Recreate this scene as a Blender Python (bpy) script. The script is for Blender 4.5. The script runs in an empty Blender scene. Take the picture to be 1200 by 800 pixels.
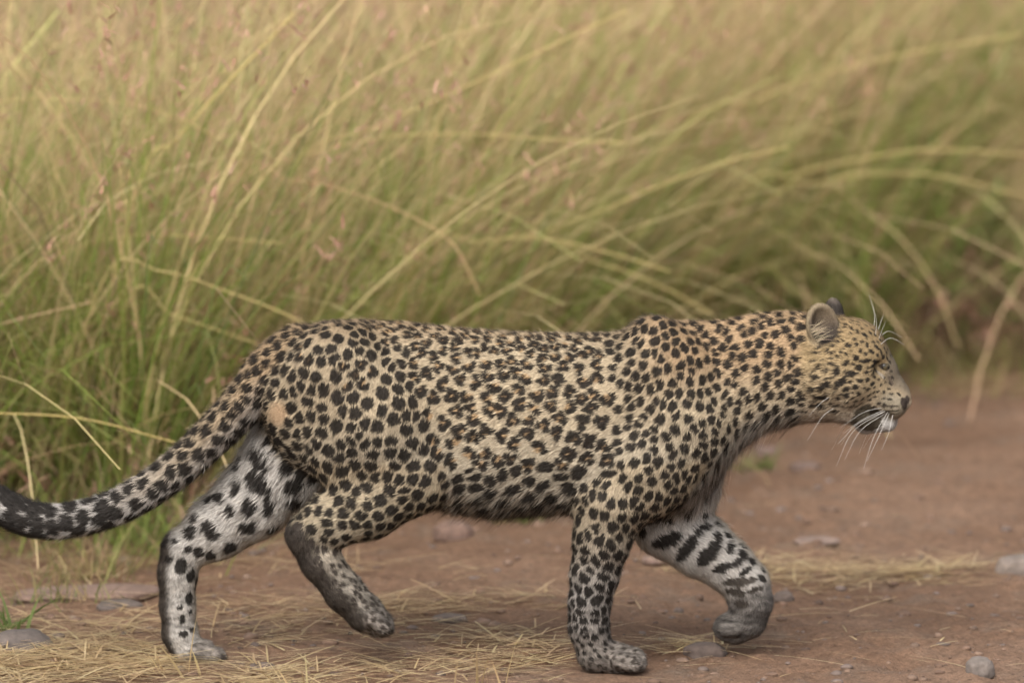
import bpy, math
import numpy as np
from mathutils import Vector

# ------------------------------------------------------------------ camera, sky, sun, exposure
SC = bpy.context.scene
COL = SC.collection
PPM = 630.0                       # photo pixels (1200 wide) per metre at the leopard
PITCH = math.radians(7.8)
DIST = 14.0
TGT = np.array([0.0, 0.0, 0.612])
CAM = TGT + DIST * np.array([0.0, -math.cos(PITCH), math.sin(PITCH)])
cd = bpy.data.cameras.new('camera')
cam = bpy.data.objects.new('camera', cd)
COL.objects.link(cam)
SC.camera = cam
cam.location = CAM
cam.rotation_euler = (math.pi / 2 - PITCH, 0, 0)
cd.sensor_width = 36.0
cd.lens = 36.0 * DIST / (1200.0 / PPM)
cd.clip_end = 2000.0
cd.dof.use_dof = True
cd.dof.focus_distance = DIST - 0.06
cd.dof.aperture_fstop = 2.5

SUN_EL, SUN_AZ = 46.0, 200.0      # compass style: 180 = behind the camera
w = bpy.data.worlds.new('World')
SC.world = w
w.use_nodes = True
nt = w.node_tree
bg = nt.nodes['Background']
sky = nt.nodes.new('ShaderNodeTexSky')
sky.sky_type = 'NISHITA'
sky.sun_disc = False
sky.sun_elevation = math.radians(SUN_EL)
sky.sun_rotation = math.radians(SUN_AZ)
sky.air_density = 1.0
sky.dust_density = 4.0
hs = nt.nodes.new('ShaderNodeHueSaturation')      # cloud veil: the whole sky is near white
hs.inputs['Saturation'].default_value = 0.22
nt.links.new(sky.outputs[0], hs.inputs['Color'])
nt.links.new(hs.outputs[0], bg.inputs['Color'])
bg.inputs['Strength'].default_value = 0.14
sl = bpy.data.lights.new('sun', 'SUN')
sl.energy = 1.2
sl.angle = math.radians(35)
sl.color = (1.0, 0.93, 0.82)
so = bpy.data.objects.new('sun', sl)
COL.objects.link(so)
_e, _a = math.radians(SUN_EL), math.radians(SUN_AZ)
sdir = Vector((math.sin(_a) * math.cos(_e), math.cos(_a) * math.cos(_e), math.sin(_e)))
so.rotation_euler = sdir.to_track_quat('Z', 'Y').to_euler()
SC.view_settings.view_transform = 'Standard'
SC.view_settings.look = 'None'
SC.view_settings.exposure = 1.02
SC.view_settings.gamma = 1.0
SC.render.engine = 'CYCLES'
SC.cycles.use_denoising = True
SC.cycles.max_bounces = 6
SC.cycles.diffuse_bounces = 3
SC.cycles.transmission_bounces = 3
SC.cycles.transparent_max_bounces = 4
SC.cycles.filter_width = 1.7

# ------------------------------------------------------------------ helpers
rng = np.random.default_rng(7)
CP, SP = math.cos(PITCH), math.sin(PITCH)
FWD = np.array([0, CP, -SP]); UP = np.array([0, SP, CP])
FPX = PPM * DIST


def ray(px, py):
    return FWD + np.array([1.0, 0, 0]) * (px - 600) / FPX + UP * (400 - py) / FPX


def at(px, py, y):
    """point on the photo ray through (px, py) at world depth y (leopard's midline is y = 0)"""
    r = ray(px, py)
    return CAM + r * ((y - CAM[1]) / r[1])


def ground_at(px, py):
    r = ray(px, py)
    return CAM + r * (-CAM[2] / r[2])


def project(P):
    q = P - CAM
    d = q @ FWD
    return 600 + FPX * q[:, 0] / d, 400 - FPX * (q @ UP) / d


def _hash(i, seed):
    i = i.astype(np.int64)
    h = (i[..., 0] * 374761393 + i[..., 1] * 668265263 + (i[..., 2] * 2147483647 if i.shape[-1] > 2 else 0) + seed * 974711) & 0xffffffff
    h = ((h ^ (h >> 13)) * 1274126177) & 0xffffffff
    h = h ^ (h >> 16)
    return (h & 0xffffff) / float(0xffffff)


def vnoise(P, seed=0):
    """value noise in 0..1, P (n, 2 or 3)"""
    P = np.asarray(P, float)
    i = np.floor(P).astype(np.int64)
    f = P - i
    f = f * f * (3 - 2 * f)
    dim = P.shape[-1]
    out = np.zeros(P.shape[:-1])
    for c in range(2 ** dim):
        o = np.array([(c >> k) & 1 for k in range(dim)])
        wgt = np.prod(np.where(o == 1, f, 1 - f), axis=-1)
        out += wgt * _hash(i + o, seed)
    return out


def fbm(P, oct=4, seed=0, gain=0.5):
    s, a, t = 0, 1.0, 0
    for k in range(oct):
        s = s + a * vnoise(P * 2 ** k + 17.3 * k, seed + k); t += a; a *= gain
    return s / t


def tag(o, label=None, cat=None, group=None, kind=None):
    if label: o['label'] = label
    if cat: o['category'] = cat
    if group: o['group'] = group
    if kind: o['kind'] = kind
    return o


def mesh_obj(name, V, F, mat, parent=None, smooth=True, col=None, nrm=None, val=None):
    """F: (n,3) / (n,4) array or list of such arrays"""
    V = np.ascontiguousarray(V, np.float32)
    if not isinstance(F, list): F = [F]
    F = [np.asarray(f, np.int32) for f in F if len(f)]
    me = bpy.data.meshes.new(name)
    me.vertices.add(len(V)); me.vertices.foreach_set('co', V.ravel())
    loops = np.concatenate([f.ravel() for f in F])
    sizes = np.concatenate([np.full(len(f), f.shape[1], np.int32) for f in F])
    starts = np.concatenate([[0], np.cumsum(sizes)[:-1]]).astype(np.int32)
    me.loops.add(len(loops)); me.loops.foreach_set('vertex_index', loops.astype(np.int32))
    me.polygons.add(len(sizes)); me.polygons.foreach_set('loop_start', starts)
    me.update(calc_edges=True)
    me.polygons.foreach_set('use_smooth', np.full(len(sizes), smooth))
    if col is not None:
        a = me.attributes.new('Col', 'FLOAT_COLOR', 'POINT')
        c4 = np.ones((len(V), 4), np.float32); c4[:, :3] = col
        a.data.foreach_set('color', c4.ravel())
    if nrm is not None:
        a = me.attributes.new('nrm', 'FLOAT_VECTOR', 'POINT')
        a.data.foreach_set('vector', np.ascontiguousarray(nrm, np.float32).ravel())
    me.validate()
    me.materials.append(mat)
    o = bpy.data.objects.new(name, me)
    COL.objects.link(o)
    if parent: o.parent = parent
    return o


def mat_base(name):
    m = bpy.data.materials.new(name); m.use_nodes = True
    return m, m.node_tree, m.node_tree.nodes['Principled BSDF']


def mat_attr(name, rough=0.8, translucent=0.0, use_nrm=False, spec=0.2, sheen=0.0, mottle=0.0):
    m, t, b = mat_base(name)
    a = t.nodes.new('ShaderNodeAttribute'); a.attribute_name = 'Col'
    csock = a.outputs['Color']
    if mottle:
        n = t.nodes.new('ShaderNodeTexNoise'); n.inputs['Scale'].default_value = 60; n.inputs['Detail'].default_value = 4
        tc = t.nodes.new('ShaderNodeTexCoord'); t.links.new(tc.outputs['Object'], n.inputs['Vector'])
        mr = t.nodes.new('ShaderNodeMapRange'); mr.inputs[1].default_value = 0.3; mr.inputs[2].default_value = 0.7
        mr.inputs[3].default_value = 1 - mottle; mr.inputs[4].default_value = 1 + mottle
        t.links.new(n.outputs[0], mr.inputs[0])
        mx = t.nodes.new('ShaderNodeVectorMath'); mx.operation = 'SCALE'
        t.links.new(csock, mx.inputs[0]); t.links.new(mr.outputs[0], mx.inputs['Scale'])
        csock = mx.outputs[0]
    t.links.new(csock, b.inputs['Base Color'])
    b.inputs['Roughness'].default_value = rough
    b.inputs['Specular IOR Level'].default_value = spec
    if sheen:
        b.inputs['Sheen Weight'].default_value = sheen
        b.inputs['Sheen Roughness'].default_value = 0.5
    if use_nrm:
        na = t.nodes.new('ShaderNodeAttribute'); na.attribute_name = 'nrm'
        t.links.new(na.outputs['Vector'], b.inputs['Normal'])
    if translucent:
        tr = t.nodes.new('ShaderNodeBsdfTranslucent'); mx = t.nodes.new('ShaderNodeMixShader')
        mx.inputs[0].default_value = translucent
        t.links.new(csock, tr.inputs['Color'])
        t.links.new(b.outputs[0], mx.inputs[1]); t.links.new(tr.outputs[0], mx.inputs[2])
        t.links.new(mx.outputs[0], t.nodes['Material Output'].inputs['Surface'])
    return m


# ------------------------------------------------------------------ ground
def gz(x, y):
    P = np.stack([np.asarray(x, float), np.asarray(y, float)], -1)
    z = 0.06 * (fbm(P * 0.55, 3, 3) - 0.5) + 0.030 * (fbm(P * 3.1, 4, 11) - 0.5)
    z += 0.030 * (fbm(P * 11.0, 3, 23) - 0.5) + 0.016 * (fbm(P * 34.0, 2, 29) - 0.5)
    # flat where the two planted paws stand
    for fx, fy in FEET:
        d2 = (P[..., 0] - fx) ** 2 + (P[..., 1] - fy) ** 2
        z = z * (1 - np.exp(-d2 / 0.16 ** 2))
    far = np.clip((np.hypot(P[..., 0], P[..., 1] - 2) - 12) / 60, 0, 1)
    return z * (1 - far)


FEET = [(0.18, -0.07), (-0.58, 0.08)]


def axis(lo, hi, step, far):
    core = np.arange(lo, hi + step / 2, step)
    g = [step * 1.35]
    while sum(g) < far: g.append(g[-1] * 1.35)
    c = np.cumsum(g)
    return np.concatenate([lo - c[::-1], core, hi + c])


gx = axis(-1.9, 1.9, 0.0105, 500); gy = axis(-1.2, 5.6, 0.017, 500)
GX, GY = np.meshgrid(gx, gy, indexing='ij')
GV = np.stack([GX, GY, gz(GX, GY)], -1).reshape(-1, 3)
nx, ny = len(gx), len(gy)
ii = np.arange(nx * ny).reshape(nx, ny)
GF = np.stack([ii[:-1, :-1], ii[1:, :-1], ii[1:, 1:], ii[:-1, 1:]], -1).reshape(-1, 4)


def ground_material():
    m, t, b = mat_base('red_soil')
    tc = t.nodes.new('ShaderNodeTexCoord')

    def noise(scale, detail=5, rough=0.6):
        n = t.nodes.new('ShaderNodeTexNoise'); n.inputs['Scale'].default_value = scale
        n.inputs['Detail'].default_value = detail; n.inputs['Roughness'].default_value = rough
        t.links.new(tc.outputs['Object'], n.inputs['Vector']); return n.outputs[0]

    def ramp(src, stops):
        r = t.nodes.new('ShaderNodeValToRGB'); e = r.color_ramp.elements
        while len(e) < len(stops): e.new(0.5)
        for k, (p, c) in enumerate(stops): e[k].position = p; e[k].color = (*c, 1)
        t.links.new(src, r.inputs[0]); return r.outputs[0]

    def mix(a, bb, fac, mode='MIX'):
        x = t.nodes.new('ShaderNodeMix'); x.data_type = 'RGBA'; x.blend_type = mode
        for s, v in ((x.inputs[0], fac), (x.inputs[6], a), (x.inputs[7], bb)):
            if hasattr(v, 'links'): t.links.new(v, s)
            else: s.default_value = v
        return x.outputs[2]
    base = ramp(noise(1.7, 4), [(0.32, (0.160, 0.095, 0.062)), (0.5, (0.216, 0.132, 0.087)), (0.68, (0.262, 0.168, 0.116))])
    greyp = ramp(noise(4.5, 5, 0.7), [(0.52, (0, 0, 0)), (0.72, (1, 1, 1))])
    c = mix(base, (0.205, 0.150, 0.113, 1), greyp)
    fine = ramp(noise(55, 6, 0.75), [(0.30, (0.45, 0.43, 0.42)), (0.5, (0.95, 0.95, 0.95)), (0.72, (1.35, 1.3, 1.25))])
    c = mix(c, fine, 0.75, 'MULTIPLY')
    grit = ramp(noise(210, 3, 0.6), [(0.35, (0.65, 0.64, 0.63)), (0.65, (1.25, 1.22, 1.2))])
    c = mix(c, grit, 0.6, 'MULTIPLY')
    t.links.new(c, b.inputs['Base Color'])
    b.inputs['Roughness'].default_value = 0.95
    b.inputs['Specular IOR Level'].default_value = 0.15
    bp = t.nodes.new('ShaderNodeBump'); bp.inputs['Strength'].default_value = 1.0; bp.inputs['Distance'].default_value = 0.016
    t.links.new(noise(70, 6, 0.7), bp.inputs['Height'])
    t.links.new(bp.outputs[0], b.inputs['Normal'])
    return m


tag(mesh_obj('ground', GV, GF, ground_material()), 'reddish brown dirt track with loose crumbly soil', 'ground', kind='structure')


# ------------------------------------------------------------------ strips: blades, stems and straw
def strips(root, L, az, th0, bend, width, c0, c1, nseg=5, power=1.3, twist=None, taper=1.0, wmid=0.0):
    """n curved ribbons. th = tilt from vertical, grows by bend along the length. Returns V, F, C, tip, tipdir"""
    n = len(L)
    s = np.linspace(0, 1, nseg + 1)
    ds = 1.0 / nseg
    th = th0[:, None] + bend[:, None] * ((s[:-1] + ds / 2)[None, :] ** power)
    h = np.concatenate([np.zeros((n, 1)), np.cumsum(np.sin(th), 1)], 1) * ds * L[:, None]
    z = np.concatenate([np.zeros((n, 1)), np.cumsum(np.cos(th), 1)], 1) * ds * L[:, None]
    ca, sa = np.cos(az)[:, None], np.sin(az)[:, None]
    P = np.stack([root[:, 0:1] + h * ca, root[:, 1:2] + h * sa, root[:, 2:3] + z], -1)
    if twist is None: twist = rng.uniform(-1.2, 1.2, n)
    side = np.stack([-np.sin(az + twist), np.cos(az + twist), np.zeros(n)], -1)
    prof = (1 - s ** 2 * taper * 0.92) * (1 - wmid + wmid * np.minimum(1, s * 4 + 0.4))
    off = side[:, None, :] * (0.5 * width[:, None] * prof[None, :])[..., None]
    V = np.stack([P - off, P + off], 2).reshape(-1, 3)
    base = (np.arange(n) * (nseg + 1) * 2)[:, None] + (np.arange(nseg) * 2)[None, :]
    F = np.stack([base, base + 1, base + 3, base + 2], -1).reshape(-1, 4)
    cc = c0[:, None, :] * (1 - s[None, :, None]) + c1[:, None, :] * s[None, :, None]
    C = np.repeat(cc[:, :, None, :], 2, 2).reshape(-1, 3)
    return V, F, C, P


def join(parts):
    V, F, C, o = [], [], [], 0
    for v, f, c in parts:
        V.append(v); F.append(f + o); C.append(c); o += len(v)
    return np.concatenate(V), F, np.concatenate(C)


def pick(cols, n, jit=0.15):
    cols = np.array(cols, float)
    c = cols[rng.integers(0, len(cols), n)]
    return np.clip(c * rng.uniform(1 - jit, 1 + jit, (n, 1)) * rng.uniform(0.95, 1.05, (n, 3)), 0, 1)


# the edge of the tall grass: photo points where the grass meets the soil
EDGE = np.array([ground_at(*p)[:2] for p in ((-700, 640), (-200, 632), (0, 622), (180, 628), (330, 600), (480, 560), (640, 500), (760, 445), (900, 430), (1200, 424), (1500, 420), (2000, 418))])


def edge_y(x):
    return np.interp(x, EDGE[:, 0], EDGE[:, 1])


def grass_roots(n, depth=3.6, xl=-3.3, xr=3.3, front=2.0, tuft=0.06, ntuft=None):
    """roots gathered into tufts, denser near the edge"""
    k = ntuft or max(1, n // 14)
    tx = rng.uniform(xl, xr, k)
    ty = edge_y(tx) + depth * rng.uniform(0, 1, k) ** 1.25 + 0.22 * (vnoise(np.stack([tx * 2.2, tx * 0], -1), 5) - 0.5)
    keep = vnoise(np.stack([tx * 1.9, ty * 1.9], -1), 41) + rng.uniform(-0.25, 0.25, k) > 0.42
    tx, ty = tx[keep], ty[keep]
    i = rng.integers(0, len(tx), n)
    x = tx[i] + rng.normal(0, tuft, n); y = ty[i] + rng.normal(0, tuft, n)
    return np.stack([x, y, gz(x, y) - 0.01], -1)


def lean_az(n, right=0.7):
    a = rng.normal(0.0, 0.75, n)                  # towards +x
    b = rng.uniform(0, 2 * math.pi, n)
    return np.where(rng.uniform(0, 1, n) < right, a, b)


GREEN = [(0.21, 0.28, 0.06), (0.26, 0.33, 0.075), (0.30, 0.35, 0.09), (0.23, 0.28, 0.11), (0.36, 0.36, 0.12), (0.27, 0.38, 0.08)]
STRAW = [(0.48, 0.36, 0.18), (0.44, 0.31, 0.16), (0.54, 0.42, 0.22), (0.42, 0.27, 0.17), (0.36, 0.225, 0.155)]
CULM = [(0.60, 0.48, 0.235), (0.55, 0.40, 0.21), (0.53, 0.36, 0.22), (0.50, 0.47, 0.19), (0.64, 0.52, 0.28)]
RED = [(0.46, 0.24, 0.18), (0.38, 0.20, 0.14), (0.52, 0.31, 0.23), (0.46, 0.27, 0.21)]
m_grass = mat_attr('grass_blade', 0.6, 0.5, spec=0.25)
m_straw = mat_attr('dry_grass', 0.65, 0.4, spec=0.3)


def greenness(r):
    """how green the sward is at a root: greener at the far left and in one patch at the right"""
    g = 0.74 + 0.22 * np.clip((-0.1 - r[:, 0]) / 1.0, -0.6, 1) + 0.9 * (vnoise(r[:, :2] * 1.6, 77) - 0.5)
    g += 0.45 * np.exp(-((r[:, 0] - 1.0) / 0.3) ** 2)
    return g


# green leaves
n = 37000
r = grass_roots(n, ntuft=1000)
r = r[greenness(r) > rng.uniform(0, 1, n)]; n = len(r)
L = rng.uniform(0.4, 1.25, n); L *= 0.7 + 0.6 * vnoise(r[:, :2] * 1.3, 9)
c0 = pick(GREEN, n) * 0.95; c1 = pick(GREEN, n, 0.2)
yel = rng.uniform(0, 1, n) < 0.3
c1[yel] = pick(STRAW, int(yel.sum()))
V, F, C, _ = strips(r, L, lean_az(n, 0.3), rng.uniform(0.0, 0.6, n), rng.uniform(0.2, 2.0, n), rng.uniform(0.004, 0.0085, n), c0, c1, 5, wmid=0.3)
tag(mesh_obj('green_grass', V, F, m_grass, col=C), 'mass of green grass leaves low in the tall grass behind the leopard', 'grass', kind='stuff')
# dry leaves
n = 9500
r = grass_roots(n, ntuft=600)
L = rng.uniform(0.35, 1.15, n)
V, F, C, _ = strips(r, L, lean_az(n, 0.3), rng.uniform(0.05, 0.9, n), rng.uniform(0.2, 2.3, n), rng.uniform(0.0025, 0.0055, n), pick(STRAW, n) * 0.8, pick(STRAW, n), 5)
parts = [(V, F, C)]
# culms: upright ones, and long ones that have gone over
n = 6500
r = grass_roots(n, depth=4.4, ntuft=1400)
L = rng.uniform(0.85, 1.6, n)
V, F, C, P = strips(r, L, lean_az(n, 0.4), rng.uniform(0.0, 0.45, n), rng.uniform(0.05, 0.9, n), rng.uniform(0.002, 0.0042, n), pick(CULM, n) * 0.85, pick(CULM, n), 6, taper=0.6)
parts.append((V, F, C))
k = 3600
r = grass_roots(k, depth=2.6, ntuft=1500)
V, F, C, P2 = strips(r, rng.uniform(0.9, 1.7, k), np.where(rng.uniform(0, 1, k) < 0.62, rng.normal(0, 0.7, k), rng.normal(math.pi, 0.8, k)), rng.uniform(0.05, 0.95, k), rng.uniform(0.4, 1.9, k), rng.uniform(0.0035, 0.007, k), pick(CULM, k) * 0.95, pick(CULM, k) * 1.15, 9, taper=0.6, power=1.6)
parts.append((V, F, C))
V, F, C = join(parts)
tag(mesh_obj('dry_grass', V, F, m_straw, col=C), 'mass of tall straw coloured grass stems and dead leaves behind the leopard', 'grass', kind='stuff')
# seed heads hang on the culm tips
sel = np.where(rng.uniform(0, 1, n) < 0.75)[0]
k = 10
tip = np.repeat(P[sel, -1], k, 0); dirv = np.repeat(P[sel, -1] - P[sel, -3], k, 0)
dirv /= np.linalg.norm(dirv, axis=1)[:, None]
tip = tip - dirv * rng.uniform(0, 0.2, (len(tip), 1)) + rng.normal(0, 0.008, tip.shape)
# some lower heads, where stems have broken inside the sward
lowt = np.repeat(P[sel[::2], 3], 9, 0); lowt = lowt + rng.normal(0, 0.014, lowt.shape)
tip = np.concatenate([tip, lowt])
az = rng.uniform(0, 6.3, len(tip))
V, F, C, _ = strips(tip, rng.uniform(0.018, 0.045, len(tip)), az, rng.uniform(0.3, 2.2, len(tip)), rng.uniform(0, 0.6, len(tip)), rng.uniform(0.004, 0.009, len(tip)), pick(RED, len(tip)), pick(RED + STRAW[:2], len(tip)), 2)
tag(mesh_obj('grass_seed_heads', V, F, m_straw, col=C), 'reddish brown drooping seed heads among the tall grass', 'grass', kind='stuff')
# brown dead tangle low in the sward
n = 4200
tx = rng.uniform(-2.2, 2.6, n)
ty = edge_y(tx) + np.abs(rng.normal(0, 0.4, n)) + 0.02
keep = (vnoise(np.stack([tx * 2.5, ty * 2.5], -1), 55) > 0.45) | (tx > 0.25)
tx, ty = tx[keep], ty[keep]; n = len(tx)
DEAD = [(0.26, 0.165, 0.115), (0.22, 0.135, 0.09), (0.32, 0.21, 0.15), (0.36, 0.25, 0.17)]
V, F, C, Pd = strips(np.stack([tx, ty, gz(tx, ty) - 0.01], -1), rng.uniform(0.15, 0.6, n), rng.uniform(0, 6.28, n), rng.uniform(0.1, 1.2, n), rng.uniform(0.2, 2.0, n), rng.uniform(0.003, 0.007, n), pick(DEAD, n), pick(DEAD, n), 6)
tp = np.repeat(Pd[::2, 4], 8, 0) + rng.normal(0, 0.016, (len(Pd[::2]) * 8, 3))
V2, F2, C2, _ = strips(tp, rng.uniform(0.02, 0.045, len(tp)), rng.uniform(0, 6.28, len(tp)), rng.uniform(0.3, 2.2, len(tp)), rng.uniform(0, 0.6, len(tp)), rng.uniform(0.005, 0.011, len(tp)), pick(RED, len(tp)), pick(RED, len(tp)), 2)
V, F, C = join([(V, F, C), (V2, F2, C2)])
tag(mesh_obj('dead_undergrowth', V, F, m_straw, col=C), 'brown tangle of dead stalks and reddish heads low in the tall grass', 'undergrowth', kind='stuff')
# short litter along the edge
n = 10000
tx = rng.uniform(-2.4, 2.6, n)
ty = edge_y(tx) + rng.normal(0.08, 0.26, n)
keep = vnoise(np.stack([tx * 4, ty * 4], -1), 99) > 0.35
tx, ty = tx[keep], ty[keep]; n = len(tx)
r = np.stack([tx, ty, gz(tx, ty) - 0.005], -1)
gr = rng.uniform(0, 1, n) < 0.45
c = pick(STRAW, n) * 0.8; c[gr] = pick(GREEN, int(gr.sum()))
V, F, C, _ = strips(r, rng.uniform(0.06, 0.28, n), lean_az(n, 0.4), rng.uniform(0.2, 1.2, n), rng.uniform(0.2, 1.2, n), rng.uniform(0.002, 0.005, n), c * 0.8, c, 4)
tag(mesh_obj('edge_grass', V, F, m_grass, col=C), 'short mixed green and dry grass fringing the dirt track', 'grass', kind='stuff')


# ------------------------------------------------------------------ tubes through points
def spline(pts, m=40):
    pts = np.asarray(pts, float)
    P = np.concatenate([[2 * pts[0] - pts[1]], pts, [2 * pts[-1] - pts[-2]]])
    out = []
    k = len(pts) - 1
    per = max(2, m // k)
    for i in range(k):
        a, b, c, d = P[i:i + 4]
        t = np.linspace(0, 1, per, endpoint=(i == k - 1))[:, None]
        out.append(0.5 * (2 * b + (c - a) * t + (2 * a - 5 * b + 4 * c - d) * t ** 2 + (3 * b - a - 3 * c + d) * t ** 3))
    return np.concatenate(out)


def tube(pts, r0, r1, sides=6):
    P = np.asarray(pts, float)
    n = len(P)
    T = np.gradient(P, axis=0); T /= np.linalg.norm(T, axis=1)[:, None]
    ref = np.array([0.1, 0.9, 0.2])
    A = np.cross(T, ref); A /= np.linalg.norm(A, axis=1)[:, None]
    B = np.cross(T, A)
    rr = np.linspace(r0, r1, n) if np.isscalar(r0) else r0
    th = np.arange(sides) * 2 * math.pi / sides
    V = P[:, None] + rr[:, None, None] * (A[:, None] * np.cos(th)[None, :, None] + B[:, None] * np.sin(th)[None, :, None])
    i = np.arange(n - 1)[:, None] * sides; j = np.arange(sides)[None, :]; j2 = (j + 1) % sides
    F = np.stack([i + j, i + j2, i + sides + j2, i + sides + j], -1).reshape(-1, 4)
    return V.reshape(-1, 3), F


# single stems that stand out of the grass: photo points, depth, root column
def grass_stem(label, pts, y, ru, rad=0.0019, tint=(0.56, 0.46, 0.21), part_straw=True):
    y = y - 0.3
    x = at(ru, 600, y)[0]
    ry = max(y, float(edge_y(x)) + 0.08)
    root = np.array([x * 1.0, ry, float(gz(x, ry)) - 0.02])
    P_ = [root] + [at(px, py, y) for px, py in pts]
    C_ = spline(P_, 44)
    rad *= 1.05
    V_, F_ = tube(C_, rad, rad * 0.55, 6)
    tt = np.linspace(0.9, 1.25, len(C_)).repeat(6)[:, None]
    e = bpy.data.objects.new('grass_plant', None); COL.objects.link(e)
    e.location = root
    mesh_obj('stem', V_ - root, F_, m_straw, e, col=np.array(tint) * tt)
    nb = 14
    f_ = rng.integers(len(C_) - 8, len(C_), nb)
    hv, hf, hc_, _ = strips(C_[f_] - root, rng.uniform(0.01, 0.022, nb), rng.uniform(0, 6.28, nb), rng.uniform(0.4, 2.0, nb), rng.uniform(0, 0.6, nb), rng.uniform(0.001, 0.002, nb), pick(RED + CULM, nb), pick(CULM, nb), 2)
    tag(mesh_obj('seed_head', hv, hf, m_straw, e, col=hc_), kind='stuff')
    lf = C_[len(C_) // 4][None, :] - root
    hv, hf, hc_, _ = strips(lf, rng.uniform(0.2, 0.4, 1), rng.uniform(-0.8, 0.8, 1), rng.uniform(0.3, 0.8, 1), rng.uniform(0.6, 1.6, 1), np.array([0.005]), pick(GREEN, 1), pick(STRAW, 1), 7)
    mesh_obj('leaf', hv, hf, m_grass, e, col=hc_)
    tag(e, label, 'grass plant', 'single stems standing out of the tall grass')


grass_stem('long pale grass stem arching level over the grass far above the tail', [(-130, 190), (-10, 122), (125, 119), (200, 135), (258, 163)], 2.0, -250)
grass_stem('thick straight yellow grass stalk slanting steeply up above the rump', [(160, 225), (205, 165), (262, 102), (320, 42), (345, 15)], 1.9, 60, 0.0032, (0.60, 0.50, 0.22))
grass_stem('grass stem bending from a rising slant to level above the tail root', [(-60, 345), (0, 325), (70, 298), (140, 277), (230, 277), (330, 285)], 1.9, -190, 0.0022)
grass_stem('short pinkish grass stem tip poking out above the tail', [(-70, 400), (0, 380), (55, 366), (107, 354)], 1.6, -200, 0.0017, (0.58, 0.42, 0.26))
grass_stem('sharp yellow grass stem drooping towards the middle of the tail', [(-110, 500), (-50, 486), (0, 484), (100, 491), (205, 518)], 1.2, -220, 0.0019, (0.60, 0.48, 0.20))
grass_stem('bowed grass stem coming down onto the hind part of the back', [(120, 330), (190, 318), (270, 343), (330, 366), (372, 388)], 1.7, 30, 0.0024)
grass_stem('faint bowed stem ending just behind the rump', [(150, 352), (200, 368), (250, 385), (300, 402)], 1.75, 60, 0.0021)
grass_stem('long straight grass stalk rising slantwise above the middle of the back', [(330, 215), (440, 150), (560, 95), (650, 52), (735, 12)], 2.3, 150, 0.0026)
grass_stem('long shallow arched stem high above the hind part of the back', [(150, 260), (250, 220), (370, 178), (460, 160), (550, 157), (640, 163), (735, 168)], 2.3, -20, 0.0023)
grass_stem('hooked grass stem curving steeply down above the middle of the back', [(270, 222), (340, 212), (400, 222), (470, 248), (530, 285), (562, 345)], 2.0, 150, 0.0023, (0.56, 0.40, 0.22))
grass_stem('low arched stem just above the waist of the leopard', [(490, 300), (560, 283), (640, 280), (720, 298), (785, 318)], 2.3, 380, 0.0023)
grass_stem('stem drooping towards the shoulder blades', [(640, 305), (700, 308), (770, 333), (835, 368)], 2.6, 560, 0.0022)
grass_stem('long stalk slanting up above the shoulders', [(560, 310), (640, 272), (720, 240), (780, 215), (850, 190), (925, 172)], 2.6, 470, 0.0025)
grass_stem('pale flat arched stem high in front of the head', [(860, 230), (930, 205), (1000, 188), (1090, 176), (1220, 182)], 3.6, 700, 0.0028)
grass_stem('second flat arched stem just under the pale one in front of the head', [(900, 240), (960, 215), (1020, 204), (1100, 206), (1210, 232)], 3.6, 760, 0.0026)
grass_stem('broken stem falling steeply to the soil in front of the face', [(960, 230), (1010, 245), (1060, 285), (1098, 340), (1122, 405)], 3.7, 880, 0.0032, (0.52, 0.42, 0.22))
grass_stem('straight stalk slanting up over the forequarters high in the grass', [(800, 155), (880, 120), (960, 88), (1080, 60), (1200, 40)], 3.7, 560, 0.0027)


# tufts: one object each
def tuft(name, label, cat, px, py, nb, Lr, cols, width, spread=0.03, th=(0.1, 0.8), bend=(0.2, 1.0), group=None, mat=None):
    g = ground_at(px, py)
    x = g[0] + rng.normal(0, spread, nb); y = g[1] + rng.normal(0, spread, nb)
    r_ = np.stack([x, y, gz(x, y) - 0.006], -1)
    V_, F_, C_, _ = strips(r_, rng.uniform(*Lr, nb), rng.uniform(0, 6.28, nb), rng.uniform(*th, nb), rng.uniform(*bend, nb), width * rng.uniform(0.6, 1.3, nb), pick(cols, nb) * 0.9, pick(cols, nb), 5)
    o = mesh_obj(name, V_, F_, mat or m_grass, col=C_)
    tag(o, label, cat, group)


FRESH = [(0.15, 0.19, 0.05), (0.18, 0.22, 0.07), (0.22, 0.23, 0.09)]
tuft('green_grass_tuft', 'small bright green tuft on bare soil below the throat', 'grass tuft', 886, 556, 90, (0.03, 0.09), FRESH, 0.005, 0.026, (0.4, 1.3))
tuft('green_grass_tuft', 'low green tuft on the soil behind the belly', 'grass tuft', 610, 606, 110, (0.03, 0.08), FRESH + STRAW[:1], 0.005, 0.022, (0.4, 1.3))
tuft('green_grass_tuft', 'low green tuft behind the gap between the hind legs', 'grass tuft', 395, 632, 110, (0.04, 0.10), FRESH + STRAW[:1], 0.005, 0.03, (0.4, 1.3))
tuft('green_grass_tuft', 'soft green tuft under the root half of the tail', 'grass tuft', 180, 640, 240, (0.06, 0.2), FRESH + GREEN, 0.004, 0.06, (0.1, 1.2))
tuft('green_grass_tuft', 'thin sparse green tuft standing on the soil under the tail', 'grass tuft', 75, 706, 60, (0.04, 0.11), FRESH + STRAW[:2], 0.003, 0.05)
tuft('green_grass_tuft', 'wispy half dry tuft on the soil between tail and flat slab', 'grass tuft', 110, 672, 170, (0.05, 0.14), FRESH + STRAW, 0.003, 0.05, (0.2, 1.2))
tuft('weed', 'little broad leaved green weed beside the dark rounded rock', 'weed', 2, 742, 26, (0.06, 0.13), [(0.12, 0.17, 0.05), (0.15, 0.2, 0.06)], 0.010, 0.03, (0.3, 1.2))
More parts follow.
